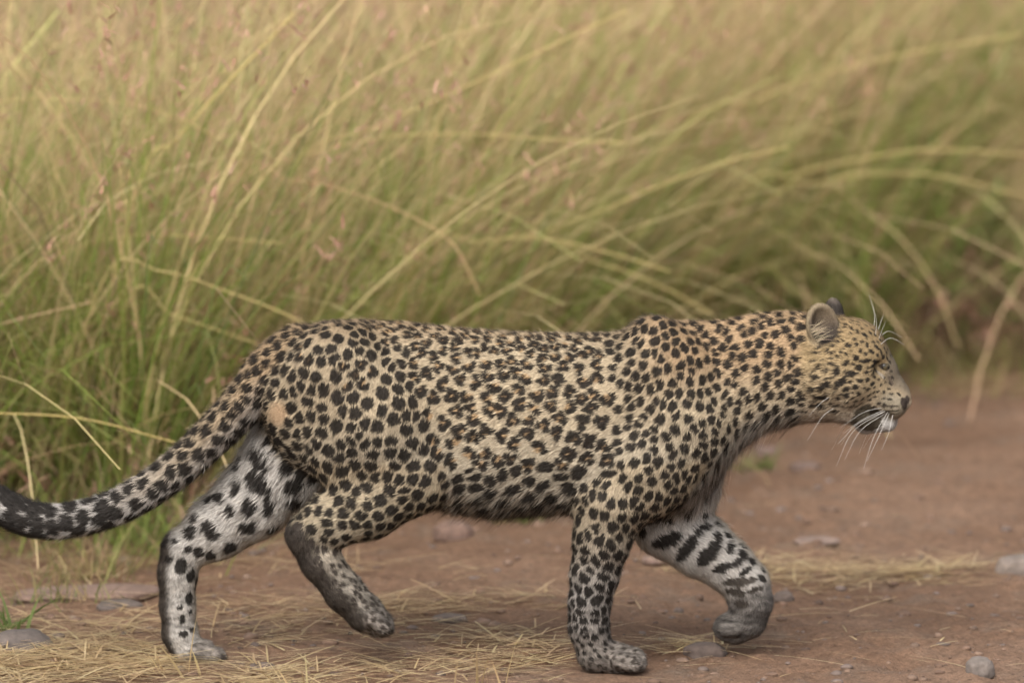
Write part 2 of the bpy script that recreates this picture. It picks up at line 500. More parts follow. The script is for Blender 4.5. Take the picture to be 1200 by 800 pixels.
tuft('dry_grass_tuft', 'stiff pale dry straw tuft standing below the belly', 'grass tuft', 566, 822, 7, (0.07, 0.15), STRAW[:3], 0.007, 0.03, (0.02, 0.3), (0.05, 0.3), mat=m_straw)
tuft('dry_grass_tuft', 'pale dry straw tuft crossing the planted hind paw', 'grass tuft', 204, 792, 7, (0.05, 0.12), STRAW[:3], 0.006, 0.03, (0.05, 0.5), (0.1, 0.6), mat=m_straw)
tuft('dry_grass_tuft', 'pale dry straw tuft below the lifted hind paw', 'grass tuft', 348, 830, 12, (0.05, 0.11), STRAW[:3], 0.007, 0.018, (0.2, 0.9), (0.1, 0.6), mat=m_straw)


def sprig(label, px, py, y, h, nl, tint, group=None, big=1.0):
    """upright leafy shoot: stem > leaves"""
    x = at(px, py, y)[0]
    e = bpy.data.objects.new('leafy_shoot', None); COL.objects.link(e)
    z0 = float(gz(x, y)); e.location = (x, y, z0)
    tag(e, label, 'weed', group)
    C_ = spline([(0, 0, -0.02), (0.01, 0, h * 0.5), (0.03, -0.02, h)], 12)
    V_, F_ = tube(C_, 0.003, 0.0012, 6)
    mesh_obj('stem', V_, F_, m_grass, e, col=np.tile(np.array((0.2, 0.2, 0.08)), (len(V_), 1)))
    for q in range(nl):
        f = 0.25 + 0.75 * q / nl
        p_ = np.array([0.03 * f * f, -0.02 * f * f, h * f])[None, :]
        V_, F_, C2, _ = strips(p_, rng.uniform(0.04, 0.085, 1) * big, np.array([q * 2.4]), rng.uniform(0.5, 1.1, 1), rng.uniform(0.2, 0.9, 1), rng.uniform(0.012, 0.02, 1) * big, pick([tint], 1), pick([tint], 1), 4, wmid=0.5)
        mesh_obj('leaf', V_, F_, m_grass, e, col=C2)


sprig('grey green leafy shoot in the dark gap just above the back', 688, 360, float(edge_y(0.2)) + 0.05, 0.34, 16, (0.25, 0.30, 0.16))
sprig('fresh green leafy shoot in the grass above and ahead of the head', 1065, 300, float(edge_y(1.0)) + 0.15, 0.48, 24, (0.19, 0.30, 0.06))

for px, y_, h_ in ((850, 0.1, 0.30), (915, 0.05, 0.36), (980, 0.12, 0.42), (1025, 0.05, 0.34), (1050, 0.3, 0.55), (1085, 0.2, 0.5), (1110, 0.08, 0.36), (1150, 0.15, 0.42), (1185, 0.06, 0.33)):
    xx = at(px, 420, 4.0)[0]
    sprig('low green leafy shoot along the edge of the grass ahead of the shoulders', px, 400, float(edge_y(xx)) + y_, h_, 26, [(0.22, 0.30, 0.08), (0.26, 0.30, 0.11), (0.20, 0.27, 0.07)][int(px) % 3], 'leafy shoots along the grass edge', 1.3)

# ------------------------------------------------------------------ stones, clods and straw on the track
def stone_material():
    m, t, b = mat_base('stone')
    tc = t.nodes.new('ShaderNodeTexCoord'); nz = t.nodes.new('ShaderNodeTexNoise')
    nz.inputs['Scale'].default_value = 45; nz.inputs['Detail'].default_value = 6; nz.inputs['Roughness'].default_value = 0.7
    t.links.new(tc.outputs['Object'], nz.inputs['Vector'])
    a = t.nodes.new('ShaderNodeAttribute'); a.attribute_name = 'Col'
    mr = t.nodes.new('ShaderNodeMapRange'); mr.inputs[1].default_value = 0.3; mr.inputs[2].default_value = 0.7; mr.inputs[3].default_value = 0.6; mr.inputs[4].default_value = 1.35
    t.links.new(nz.outputs[0], mr.inputs[0])
    sc = t.nodes.new('ShaderNodeVectorMath'); sc.operation = 'SCALE'
    t.links.new(a.outputs['Color'], sc.inputs[0]); t.links.new(mr.outputs[0], sc.inputs['Scale'])
    t.links.new(sc.outputs[0], b.inputs['Base Color'])
    b.inputs['Roughness'].default_value = 0.9
    bp = t.nodes.new('ShaderNodeBump'); bp.inputs['Strength'].default_value = 0.5; bp.inputs['Distance'].default_value = 0.004
    t.links.new(nz.outputs[0], bp.inputs['Height']); t.links.new(bp.outputs[0], b.inputs['Normal'])
    return m


m_stone = stone_material()
m_soil = bpy.data.materials['red_soil']


def ico(sub):
    import bmesh
    bm = bmesh.new(); bmesh.ops.create_icosphere(bm, subdivisions=sub, radius=1.0)
    V_ = np.array([v.co[:] for v in bm.verts]); F_ = np.array([[v.index for v in f.verts] for f in bm.faces]); bm.free()
    return V_, F_


IV, IF = ico(4)
SV, SF = ico(2)


def stone(label, px0, px1, py, hgt, dep, tint, seed, name='stone', cat='stone'):
    """px0..px1 the stone's sides, py its foot line, hgt its height in px, dep = depth / width"""
    g = ground_at((px0 + px1) / 2, py)
    sc = PPM * DIST / (DIST + g[1])
    hw_ = (px1 - px0) / 2 / sc; hz = hgt / sc
    P_ = IV * (1 + 0.42 * (fbm(IV * 1.6 + seed * 9.1, 3, seed) - 0.5)[:, None])
    cut = fbm(IV * 0.8 + seed, 2, seed + 5)
    P_ = np.sign(P_) * np.abs(P_) ** 0.85
    P_ += 0.06 * (fbm(IV * 6, 2, seed + 9) - 0.5)[:, None] * IV
    P_ = P_ * np.array([hw_, hw_ * dep, hz * 0.75])
    rz = rng.uniform(-0.3, 0.3); c_, s_ = math.cos(rz), math.sin(rz)
    P_ = np.stack([P_[:, 0] * c_ - P_[:, 1] * s_, P_[:, 0] * s_ + P_[:, 1] * c_, P_[:, 2]], 1)
    y = g[1] + hw_ * dep * 0.8
    o = mesh_obj(name, P_, IF, m_stone, col=np.tile(np.array(tint), (len(P_), 1)))
    o.location = (g[0], y, float(gz(g[0], y)) + hz * 0.22)
    tag(o, label, cat, 'stones on the track')


GREYS, BROWN, PINK = (0.11, 0.082, 0.068), (0.075, 0.054, 0.045), (0.155, 0.10, 0.077)
stone('dark grey rounded rock half sunk in dry straw beside a weed', -14, 62, 768, 30, 0.8, (0.095, 0.076, 0.066), 1, 'rock', 'rock')
stone('long flat pinkish slab lying under the tail behind the planted hind leg', 10, 190, 704, 13, 0.5, PINK, 2, 'flat_rock', 'rock')
stone('flat brown stone tipped up under the lifted front paw', 800, 852, 774, 17, 0.6, BROWN, 3)
stone('small grey stone just ahead of the lifted front paw', 906, 931, 709, 11, 0.7, GREYS, 4)
stone('pale grey angular rock on the open track ahead of the leopard', 1166, 1222, 674, 24, 0.7, (0.16, 0.127, 0.107), 5, 'rock', 'rock')
stone('little round grey stone on bare soil well ahead of the front paws', 1132, 1166, 797, 20, 0.8, (0.14, 0.115, 0.10), 6)
stone('reddish clod shaped stone seen below the waist behind the legs', 508, 556, 640, 22, 0.8, (0.13, 0.08, 0.06), 7)
stone('flat grey chip beside the toes of the planted hind paw', 292, 322, 783, 8, 0.7, GREYS, 8)
stone('flat grey stone in the straw midway between lifted hind paw and planted front paw', 505, 548, 733, 9, 0.8, GREYS, 9)
stone('dark shape painted as the shaded undercut of the flat slab under the tail', 112, 168, 716, 12, 0.6, (0.09, 0.07, 0.06), 10)  # stands in for the slab's dark undercut, its shade put into the tint
stone('dark clod just behind the green tuft below the throat', 884, 912, 540, 10, 0.9, (0.13, 0.085, 0.07), 11)
stone('dark flat clod on the soil under the chin', 926, 962, 553, 9, 0.9, (0.12, 0.08, 0.065), 12)
stone('small pale pinkish stone on the soil between the front legs', 752, 790, 664, 9, 0.8, (0.18, 0.12, 0.095), 13)
stone('flat pale stone beside the straw band ahead of the front paws', 930, 985, 640, 6, 0.9, (0.18, 0.125, 0.10), 14)

# clods and grit, too many to count
parts = []
n = 2600
cu = rng.uniform(-60, 1260, n); cv = 430 + 400 * rng.uniform(0, 1, n) ** 0.8
for k in range(n):
    g = ground_at(cu[k], cv[k])
    if g[1] > edge_y(g[0]) + 0.2: continue
    if min((g[0] - fx) ** 2 + (g[1] - fy) ** 2 for fx, fy in FEET) < 0.006: continue
    sz = 0.002 + 0.0095 * rng.uniform() ** 4
    P_ = SV * (1 + 0.5 * (vnoise(SV * 1.7 + k * 3.3, 8) - 0.5)[:, None]) * np.array([rng.uniform(0.8, 1.5), rng.uniform(0.8, 1.3), rng.uniform(0.45, 0.8)]) * sz
    P_ = P_ + np.array([g[0], g[1], float(gz(g[0], g[1])) + sz * 0.15])
    t_ = np.array([(0.19, 0.115, 0.078), (0.15, 0.09, 0.062), (0.21, 0.135, 0.095), (0.165, 0.12, 0.10)][rng.integers(0, 4)]) * rng.uniform(0.55, 0.95)
    parts.append((P_, SF, np.tile(t_, (len(P_), 1))))
V, F, C = join(parts)
tag(mesh_obj('soil_clods', V, F, m_stone, col=C), 'loose clods and grit scattered over the red track', 'gravel', kind='stuff')

# dry straw trodden flat
cu, cv = [], []
for (u0, u1, v0, v1, cnt) in ((-80, 660, 700, 830, 3000), (-80, 330, 742, 830, 2400), (400, 700, 705, 745, 420), (780, 1140, 654, 694, 600), (800, 1120, 664, 684, 450), (650, 1260, 600, 830, 150), (150, 420, 640, 700, 110), (1080, 1260, 430, 460, 260), (780, 860, 755, 775, 90), (-80, 260, 625, 700, 260)):
    cu.append(rng.uniform(u0, u1, cnt)); cv.append(0.5 * (v0 + v1) + 0.5 * (v1 - v0) * np.clip(rng.normal(0, 0.55, cnt), -1.4, 1.4))
cu = np.concatenate(cu); cv = np.concatenate(cv)
G = np.array([ground_at(a, b) for a, b in zip(cu, cv)])
keep = vnoise(G[:, :2] * np.array([3.0, 5.0]), 123) + rng.uniform(-0.3, 0.3, len(G)) > 0.40
keep &= ~((cu > 196) & (cu < 285) & (cv > 745) & (cv < 800))
for fx, fy in FEET: keep &= ((G[:, 0] - fx - 0.02) ** 2 + (G[:, 1] - fy) ** 2) > 0.085 ** 2
G = G[keep]; n = len(G)
G[:, 2] = gz(G[:, 0], G[:, 1]) + rng.uniform(0.001, 0.012, n)
az = np.where(rng.uniform(0, 1, n) < 0.7, rng.normal(0.1, 0.5, n), rng.uniform(0, 6.28, n)) + math.pi * rng.integers(0, 2, n)
LITTER = [(0.56, 0.43, 0.24), (0.47, 0.34, 0.19), (0.64, 0.52, 0.31), (0.42, 0.30, 0.18)]
V, F, C, _ = strips(G, rng.uniform(0.02, 0.15, n), az, rng.uniform(1.36, 1.54, n), rng.uniform(0.05, 0.2, n), rng.uniform(0.0016, 0.0044, n), pick(LITTER, n), pick(LITTER, n), 5, twist=rng.normal(0, 0.2, n), taper=0.5)
tag(mesh_obj('straw_litter', V, F, m_straw, col=C), 'pale dry straw trodden flat on the track around the paws', 'straw', kind='stuff')

# tall grass plumes on the near verge, far in front of the focus, rooted in the ground
for k, (px, py, y, lab) in enumerate(((1178, 150, -5.6, 'tall pale grass plume on the near verge, out of focus before the tall grass'), (1212, 210, -5.4, 'leaning pale grass plume beside the tallest plume on the near verge'))):
    tp = at(px, py, y)
    e = bpy.data.objects.new('grass_plume', None); COL.objects.link(e)
    rx = tp[0] + 0.16
    e.location = (rx, y, float(gz(rx, y)))
    tag(e, lab, 'grass plume')
    tl = np.array([tp[0] - rx, 0, tp[2] - e.location[2]])
    C_ = spline([(0, 0, -0.03), (0.0, 0, tl[2] * 0.55), (tl[0] * 0.75, 0, tl[2] * 0.9), tl], 30)
    V_, F_ = tube(C_, 0.0022, 0.0009, 6)
    mesh_obj('stem', V_, F_, m_straw, e, col=np.tile(np.array((0.56, 0.45, 0.24)), (len(V_), 1)))
    nb = 46
    f = rng.integers(19, 29, nb)
    V_, F_, C2, _ = strips(C_[f] + rng.normal(0, 0.004, (nb, 3)), rng.uniform(0.04, 0.1, nb), rng.uniform(0, 6.28, nb), rng.uniform(0.3, 1.2, nb), rng.uniform(0.4, 1.4, nb), rng.uniform(0.0015, 0.003, nb), pick(STRAW, nb), pick(STRAW, nb), 3)
    tag(mesh_obj('plume', V_, F_, m_straw, e, col=C2), kind='stuff')

# ------------------------------------------------------------------ leopard: implicit body -> mesh
K = 1.0 / PPM
prims = []     # dict(part, kind, ..., k, flow)


def pt(q):
    return at(q[0], q[1], q[2] * K)


def cone(part, a, b, k=10, fy=1.0, flow=None, zone=''):
    A, B = pt(a), pt(b)
    f = (B - A) if flow is None else np.array(flow, float)
    prims.append(dict(part=part, A=A, B=B, ra=a[3] * K, rb=b[3] * K, k=k * K, fy=fy, flow=f / (np.linalg.norm(f) + 1e-9), zone=zone, t='c'))


def chain(part, pts, k=10, fy=1.0, zones=None, flow=None):
    for i in range(len(pts) - 1):
        cone(part, pts[i], pts[i + 1], k, fy, flow, zones[i] if zones else '')


BACK = (-1, 0, -0.12)
# torso and neck: u, top v, bottom v, half width (photo px)
TOR = np.array([
    (303, 428, 462, 8), (310, 414, 492, 30), (322, 402, 520, 42), (345, 388, 545, 52), (380, 379, 560, 60), (430, 375, 568, 62), (480, 378, 580, 60),
    (530, 384, 596, 60), (580, 388, 603, 66), (630, 390, 600, 71), (680, 391, 597, 71), (720, 390, 597, 66),
    (750, 382, 598, 60), (780, 377, 597, 58), (805, 376, 590, 56), (830, 377, 572, 52), (850, 375, 545, 47), (870, 371, 520, 43),
    (895, 367, 503, 41), (920, 364, 496, 40), (945, 366, 490, 38), (965, 374, 484, 32), (980, 390, 474, 22), (986, 410, 450, 8)], float)
su = np.arange(303, 986.5, 1.0)


def sm(c, s=7):
    v = np.interp(su, TOR[:, 0], TOR[:, c])
    g = np.exp(-0.5 * (np.arange(-3 * s, 3 * s + 1) / s) ** 2); g /= g.sum()
    out = np.convolve(np.pad(v, 3 * s, mode='reflect', reflect_type='odd'), g, 'valid')
    e = np.clip(np.minimum(su - 303, 986 - su) / 18, 0, 1)
    return v * (1 - e) + out * e


_top = np.array([at(u, v, 0)[2] for u, v in zip(su, sm(1))]); _bot = np.array([at(u, v, 0)[2] for u, v in zip(su, sm(2))])
_X = np.array([at(u, 450, 0)[0] for u in su])
_W = sm(3) * K


def d_torso(X, Y, Z):
    c = np.interp(X, _X, (_top + _bot) / 2); h = np.interp(X, _X, (_top - _bot) / 2); wd = np.interp(X, _X, _W)
    s = (Z - c) / h
    we = wd * (1 - 0.20 * np.clip(s, -1.2, 1.2))
    f = (np.sqrt((Y / we) ** 2 + s ** 2) - 1) * np.minimum(wd, h)
    over = np.maximum(_X[0] - X, X - _X[-1])
    return np.maximum(f, 0) * 0 + np.where(over > 0, np.hypot(np.maximum(f, 0), over), f)


# near shoulder and foreleg (planted)
chain('near_fore', [(765, 396, -26, 22), (778, 440, -36, 38), (796, 500, -42, 46)], 34, 0.62, flow=(-0.6, 0, -1))
chain('near_fore', [(796, 505, -42, 46), (758, 550, -44, 46), (718, 590, -44, 39)], 26, 0.72, flow=(-0.35, 0, -1))
chain('near_fore', [(716, 590, -46, 39), (706, 630, -44, 33), (697, 672, -42, 27), (691, 706, -42, 23), (690, 735, -42, 22), (697, 762, -42, 21)], 10, zones=['', '', '', 'low', 'low'])
chain('near_fore', [(698, 767, -42, 20), (722, 771, -42, 17), (742, 773, -42, 15)], 8, zones=['paw', 'paw'])
for dy in (-20, -7, 7, 20):
    cone('near_fore', (724, 773, -42 + dy, 10), (749 - abs(dy) * 0.35, 777, -42 + dy * 1.1, 10.5), 2, zone='paw')
# far foreleg (lifted)
chain('far_fore', [(765, 400, 26, 22), (778, 440, 36, 36), (800, 500, 42, 44)], 34, 0.62, flow=(-0.6, 0, -1))
chain('far_fore', [(806, 505, 46, 42), (790, 570, 46, 48), (785, 612, 46, 42)], 24, 0.8)
chain('far_fore', [(782, 610, 45, 42), (822, 640, 43, 36), (852, 661, 42, 30), (873, 682, 41, 27), (880, 705, 41, 24), (876, 726, 41, 21)], 9, zones=['', '', '', 'low', 'low'])
chain('far_fore', [(876, 726, 41, 21), (862, 735, 41, 18), (852, 735, 41, 16)], 7, zones=['paw', 'paw'])
for dy in (-18, -6, 6, 18):
    cone('far_fore', (862, 736, 41 + dy, 10), (846 + abs(dy) * 0.3, 736, 41 + dy, 10), 2, zone='paw')
# near hind leg (swinging, paw off the ground)
chain('near_hind', [(395, 438, -30, 56), (440, 500, -40, 58), (478, 552, -44, 46)], 26, 0.75, flow=(-0.3, 0, -1))
chain('near_hind', [(365, 450, -26, 36), (402, 520, -38, 38), (425, 575, -42, 34)], 22, 0.75, flow=(-0.1, 0, -1))
chain('near_hind', [(482, 562, -44, 40), (430, 592, -43, 38), (385, 612, -42, 30), (360, 625, -42, 23)], 14, 0.85)
chain('near_hind', [(357, 627, -42, 22), (376, 657, -42, 23), (404, 694, -42, 22), (428, 718, -42, 21)], 8, zones=['meta', 'meta', 'meta'])
chain('near_hind', [(428, 718, -42, 21), (444, 730, -42, 17)], 6, zones=['paw'])
for dy in (-18, -6, 6, 18):
    cone('near_hind', (436, 724, -42 + dy, 10), (454 - abs(dy) * 0.3, 735, -42 + dy, 9.5), 2, zone='paw')
# far hind leg (planted)
chain('far_hind', [(385, 440, 34, 54), (360, 505, 44, 54), (335, 545, 46, 50)], 24, 0.75, flow=(-0.3, 0, -1))
chain('far_hind', [(335, 545, 46, 52), (296, 588, 46, 43), (256, 618, 46, 35), (222, 641, 46, 26)], 12, 0.85)
chain('far_hind', [(212, 644, 46, 24), (208, 672, 46, 22), (208, 710, 46, 20), (211, 742, 46, 20), (218, 760, 46, 18)], 8, zones=['meta', 'meta', 'meta', 'meta'])
chain('far_hind', [(218, 760, 46, 17), (238, 763, 46, 15)], 6, zones=['paw'])
for dy in (-19, -6.5, 6.5, 19):
    cone('far_hind', (232, 763, 46 + dy, 10), (257 - abs(dy) * 0.35, 768, 46 + dy, 10), 2, zone='paw')
# tail
TAIL = [(352, 412, 0, 32), (318, 434, 0, 27), (290, 468, 0, 24), (250, 510, 0, 21.5), (200, 555, 0, 20), (150, 588, 0, 19), (100, 606, 0, 18.5), (55, 611, 0, 18.5), (15, 600, 0, 19), (-25, 575, 0, 18.5), (-60, 540, 0, 17.5), (-85, 500, 0, 15), (-100, 465, 0, 10)]
TS = spline(np.array(TAIL), 48)
chain('tail', [tuple(q) for q in TS], 6)
# head
HB = (-1, 0, -0.15)
cone('head', (972, 418, 0, 46), (992, 420, 0, 47), 14, 1.0, HB)
cone('head', (998, 415, 0, 38), (1004, 426, 0, 37), 12, 1.0, HB)
for s in (-1, 1):
    cone('head', (968, 445, s * 26, 27), (992, 455, s * 24, 24), 14, 1.0, HB, 'cheek')
    cone('head', (996, 404, s * 22, 17), (1018, 412, s * 18, 13), 12, 1.0, HB, 'brow')
    cone('head', (1000, 447, s * 27, 16), (1024, 455, s * 17, 14), 12, 1.0, HB, 'cheekbone')
    cone('head', (1026, 467, s * 13, 16), (1047, 475, s * 10, 15), 8, 1.0, (-1, 0, -0.2), 'muzzle')
    cone('head', (975, 470, s * 22, 15), (1015, 488, s * 11, 13), 10, 1.0, HB, 'jaw')
cone('head', (1006, 406, 0, 25), (1032, 434, 0, 18), 10, 1.1, (-0.7, 0, 0.7), 'bridge')
cone('head', (1032, 434, 0, 18), (1053, 460, 0, 12), 8, 1.15, (-0.6, 0, 0.8), 'bridge')
cone('head', (1012, 455, 0, 30), (1044, 466, 0, 20), 10, 1.0, HB)
cone('head', (1056, 465, 0, 10.5), (1060, 470, 0, 8.5), 4, 1.3, HB, 'nose')
cone('head', (1016, 494, 0, 14), (1041, 495, 0, 10.5), 6, 1.2, (-1, 0, -0.4), 'chin')
# throat ruff under the jaw
cone('head', (948, 462, 0, 30), (985, 472, 0, 22), 14, 1.1, (-1, 0, -0.3), 'throat')

EARS = []


def ear(sgn, c, face, r1, r2):
    """cupped round ear: c base-to-tip centre px, face = outward facing direction"""
    EARS.append((sgn, pt(c), np.array(face, float) / np.linalg.norm(face), r1 * K, r2 * K))


ear(-1, (964, 382, -30), (0.35, -1.0, 0.15), 20, 27)
ear(1, (979, 371, 31), (0.95, 0.45, 0.1), 15, 22)

H = 2.0 * K
lo = np.array([at(-125, 400, 0)[0], -0.165, -0.01]); hi = np.array([at(1082, 400, 0)[0], 0.165, at(600, 335, 0)[2]])
dims = np.ceil((hi - lo) / H).astype(int) + 1
AX = [lo[i] + np.arange(dims[i]) * H for i in range(3)]
FLD = np.full(dims, 0.2, np.float32)


def smin(a, b, k):
    h = np.maximum(k - np.abs(a - b), 0) / k
    return np.minimum(a, b) - h * h * k * 0.25


def smax(a, b, k):
    return -smin(-a, -b, k)


def box(mn, mx):
    i0 = np.maximum(np.floor((mn - lo) / H).astype(int), 0); i1 = np.minimum(np.ceil((mx - lo) / H).astype(int) + 1, dims)
    sl = tuple(slice(a, b) for a, b in zip(i0, i1))
    return sl, np.meshgrid(AX[0][sl[0]], AX[1][sl[1]], AX[2][sl[2]], indexing='ij', sparse=True)


def d_cone(p, X, Y, Z):
    A, B, fy = p['A'], p['B'], p['fy']
    ba = B - A
    ym = (A[1] + B[1]) / 2
    dx, dy, dz = X - A[0], (Y - ym) / fy + ym - A[1], Z - A[2]
    t = np.clip((dx * ba[0] + dy * ba[1] + dz * ba[2]) / (ba @ ba + 1e-12), 0, 1)
    d = np.sqrt((dx - t * ba[0]) ** 2 + (dy - t * ba[1]) ** 2 + (dz - t * ba[2]) ** 2)
    return d - (p['ra'] + (p['rb'] - p['ra']) * t)


def d_ear(e, X, Y, Z, q=0):
    sgn, c, f, r1, r2 = e
    up = np.array([-0.15, 0.12 * sgn, 1.0]); up -= f * (up @ f); up /= np.linalg.norm(up)
    rt = np.cross(up, f)
    dx, dy, dz = X - c[0], Y - c[1], Z - c[2]
    a = dx * rt[0] + dy * rt[1] + dz * rt[2]; b = dx * up[0] + dy * up[1] + dz * up[2]; g = dx * f[0] + dy * f[1] + dz * f[2]
    cup = 9 * K
    gg = g + 0.55 * (a * a) / r1 * 0 
    outer = (np.sqrt((a / r1) ** 2 + (b / r2) ** 2 + (gg / (13 * K)) ** 2) - 1) * 13 * K
    inner = (np.sqrt((a / (r1 - 3.2 * K)) ** 2 + ((b - 1 * K) / (r2 - 4 * K)) ** 2 + ((gg - 11.5 * K) / (14 * K)) ** 2) - 1) * 13 * K
    return outer, inner


sl, (X, Y, Z) = box(np.array([_X[0] - 0.03, -0.16, _bot.min() - 0.03]), np.array([_X[-1] + 0.03, 0.16, _top.max() + 0.03]))
FLD[sl] = np.minimum(FLD[sl], d_torso(X, Y, Z))
for p in prims:
    rm = max(p['ra'], p['rb']) * max(1, p['fy']) + p['k'] + 3 * H
    sl, (X, Y, Z) = box(np.minimum(p['A'], p['B']) - rm, np.maximum(p['A'], p['B']) + rm)
    FLD[sl] = smin(FLD[sl], d_cone(p, X, Y, Z), p['k'])


def carve(q, k=4, fy=1.0):
    c = pt(q); r = q[3] * K
    sl, (X, Y, Z) = box(c - r * 2 - k * K, c + r * 2 + k * K)
    d = np.sqrt((X - c[0]) ** 2 + ((Y - c[1]) / fy) ** 2 + (Z - c[2]) ** 2) - r
    FLD[sl] = smax(FLD[sl], -d, k * K)


for s in (-1, 1):
    carve((1033, 431, s * 31, 8), 7)             # eye socket
    carve((1040, 489, s * 19, 4.5), 6, 1.6)      # mouth line
    carve((1026, 485, s * 24, 4.5), 6, 1.6)
    carve((1066, 470, s * 5.5, 2.2), 2)          # nostril
for e in EARS:
    m_ = 40 * K
    sl, (X, Y, Z) = box(e[1] - m_, e[1] + m_)
    o_, i_ = d_ear(e, X, Y, Z)
    f_ = smin(FLD[sl], o_, 5 * K)
    FLD[sl] = smax(f_, -i_, 2.5 * K)


def surface_nets(f):
    s = f < 0
    n8 = np.zeros(np.array(f.shape) - 1, np.uint8)
    offs = [(a, b, c) for a in (0, 1) for b in (0, 1) for c in (0, 1)]
    S = f.shape
    for a, b, c in offs:
        n8 += s[a:S[0] - 1 + a, b:S[1] - 1 + b, c:S[2] - 1 + c]
    act = (n8 > 0) & (n8 < 8)
    idx = np.argwhere(act)
    vid = np.full(act.shape, -1, np.int64); vid[act] = np.arange(len(idx))
    acc = np.zeros((len(idx), 3)); cnt = np.zeros(len(idx))
    for o in offs:
        for ax in range(3):
            if o[ax]: continue
            p = list(o); p[ax] = 1
            va = f[tuple((idx + o).T)]; vb = f[tuple((idx + p).T)]
            m = (va < 0) != (vb < 0)
            t = va[m] / (va[m] - vb[m])
            q = np.tile(np.array(o, float), (m.sum(), 1)); q[:, ax] = t
            acc[m] += q; cnt[m] += 1
    V = (idx + acc / cnt[:, None]) * H + lo
    Q = []
    for ax in range(3):
        a1, a2 = [(1, 2), (2, 0), (0, 1)][ax]
        sa = [slice(1, -1)] * 3; sb = [slice(1, -1)] * 3
        sa[ax] = slice(0, -1); sb[ax] = slice(1, None)
        A, B = s[tuple(sa)], s[tuple(sb)]
        e = np.argwhere(A != B)
        flip = A[tuple(e.T)]
        e = e + 1; e[:, ax] -= 1
        d1 = np.zeros(3, int); d1[a1] = 1; d2 = np.zeros(3, int); d2[a2] = 1
        q = np.stack([vid[tuple((e - d1 - d2).T)], vid[tuple((e - d2).T)], vid[tuple(e.T)], vid[tuple((e - d1).T)]], 1)
        q[~flip] = q[~flip][:, ::-1]
        Q.append(q)
    return V, np.concatenate(Q)


BV, BF = surface_nets(FLD)


def vnormals(V, F):
    n = np.cross(V[F[:, 2]] - V[F[:, 0]], V[F[:, 3]] - V[F[:, 1]])
    out = np.zeros_like(V)
    for c in range(4):
        for a in range(3): out[:, a] += np.bincount(F[:, c], n[:, a], len(V))
    return out / (np.linalg.norm(out, axis=1)[:, None] + 1e-12)


for it in range(3):      # light smoothing
    s = np.zeros_like(BV); c = np.zeros(len(BV))
    for a, b in ((0, 1), (1, 2), (2, 3), (3, 0)):
        for x, y in ((a, b), (b, a)):
            for q in range(3): s[:, q] += np.bincount(BF[:, x], BV[BF[:, y], q], len(BV))
            c += np.bincount(BF[:, x], minlength=len(BV))
    BV = BV * 0.5 + 0.5 * s / c[:, None]
BN = vnormals(BV, BF)

# per-vertex part, zone, flow
PARTS = ['torso', 'head', 'tail', 'near_fore', 'far_fore', 'near_hind', 'far_hind', 'ear']
ZONES = ['', 'low', 'paw', 'meta', 'cheek', 'brow', 'cheekbone', 'muzzle', 'jaw', 'bridge', 'nose', 'chin', 'throat']
best = d_torso(BV[:, 0], BV[:, 1], BV[:, 2]) + 2 * K
part = np.zeros(len(BV), int); zone = np.zeros(len(BV), int)
wsum = np.exp(-np.clip(best, 0, None) / (7 * K)) + 1e-6
flow = np.tile(np.array([-1.0, 0, -0.42]), (len(BV), 1)) * wsum[:, None]
for p in prims:
    d = d_cone(p, BV[:, 0], BV[:, 1], BV[:, 2])
    m = d < best
    part[m] = PARTS.index(p['part']); zone[m] = ZONES.index(p['zone']); best[m] = d[m]
    wgt = np.exp(-np.clip(d, 0, 0.2) / (6 * K))
    flow += wgt[:, None] * p['flow']
earin = np.zeros(len(BV))
for e in EARS:
    o_, i_ = d_ear(e, BV[:, 0], BV[:, 1], BV[:, 2])
    m = (o_ < 1.5 * K) & (best > 1.0 * K)
    part[m] = 7
    inn = (np.abs(i_) < 2.5 * K) & (o_ < 2 * K)
    earin[inn] = 1; part[inn] = 7
    flow[part == 7] = (-0.3, 0, 1)
BU, BW = project(BV)      # photo coordinates of each vertex, used to lay out the coat
flow -= BN * np.sum(flow * BN, 1)[:, None]
flow /= np.linalg.norm(flow, axis=1)[:, None] + 1e-9

# ------------------------------------------------------------------ the coat: base colour, length, spots
def lap(A, it):
    A = A.astype(float).copy()
    one = A.ndim == 1
    if one: A = A[:, None]
    cnt = np.bincount(BF.ravel(), minlength=len(BV)) * 2.0
    for _ in range(it):
        s = np.zeros_like(A)
        for x, y in ((0, 1), (1, 2), (2, 3), (3, 0), (1, 0), (2, 1), (3, 2), (0, 3)):
            for q in range(A.shape[1]): s[:, q] += np.bincount(BF[:, x], A[BF[:, y], q], len(BV))
        A = 0.4 * A + 0.6 * s / cnt[:, None]
    return A[:, 0] if one else A


def grad(v, stops):
    x = [s[0] for s in stops]
    return np.stack([np.interp(v, x, [s[1][k] for s in stops]) for k in range(3)], -1)


GOLD, ORANGE, CREAM, PALE, WHITE = (0.47, 0.325, 0.185), (0.52, 0.35, 0.195), (0.55, 0.43, 0.275), (0.52, 0.435, 0.31), (0.56, 0.52, 0.465)
GREYW, PAWC, DARKB = (0.61, 0.55, 0.47), (0.29, 0.245, 0.20), (0.075, 0.060, 0.047)
isP = lambda n: part == PARTS.index(n)
isZ = lambda n: zone == ZONES.index(n)
base = grad(BW, [(370, GOLD), (410, CREAM), (480, CREAM), (560, PALE), (600, (0.54, 0.46, 0.36))])
nk = np.clip((BU - 730) / 60, 0, 1)[:, None] * np.clip((470 - BW) / 50, 0, 1)[:, None]
base = base * (1 - nk) + np.array(ORANGE) * nk
ch = np.clip((BU - 0.0 - np.interp(BW, [480, 560, 620], [880, 805, 775])) / 30, 0, 1)[:, None] * np.clip((BW - 470) / 35, 0, 1)[:, None]
base = base * (1 - ch) + np.array(GREYW) * ch
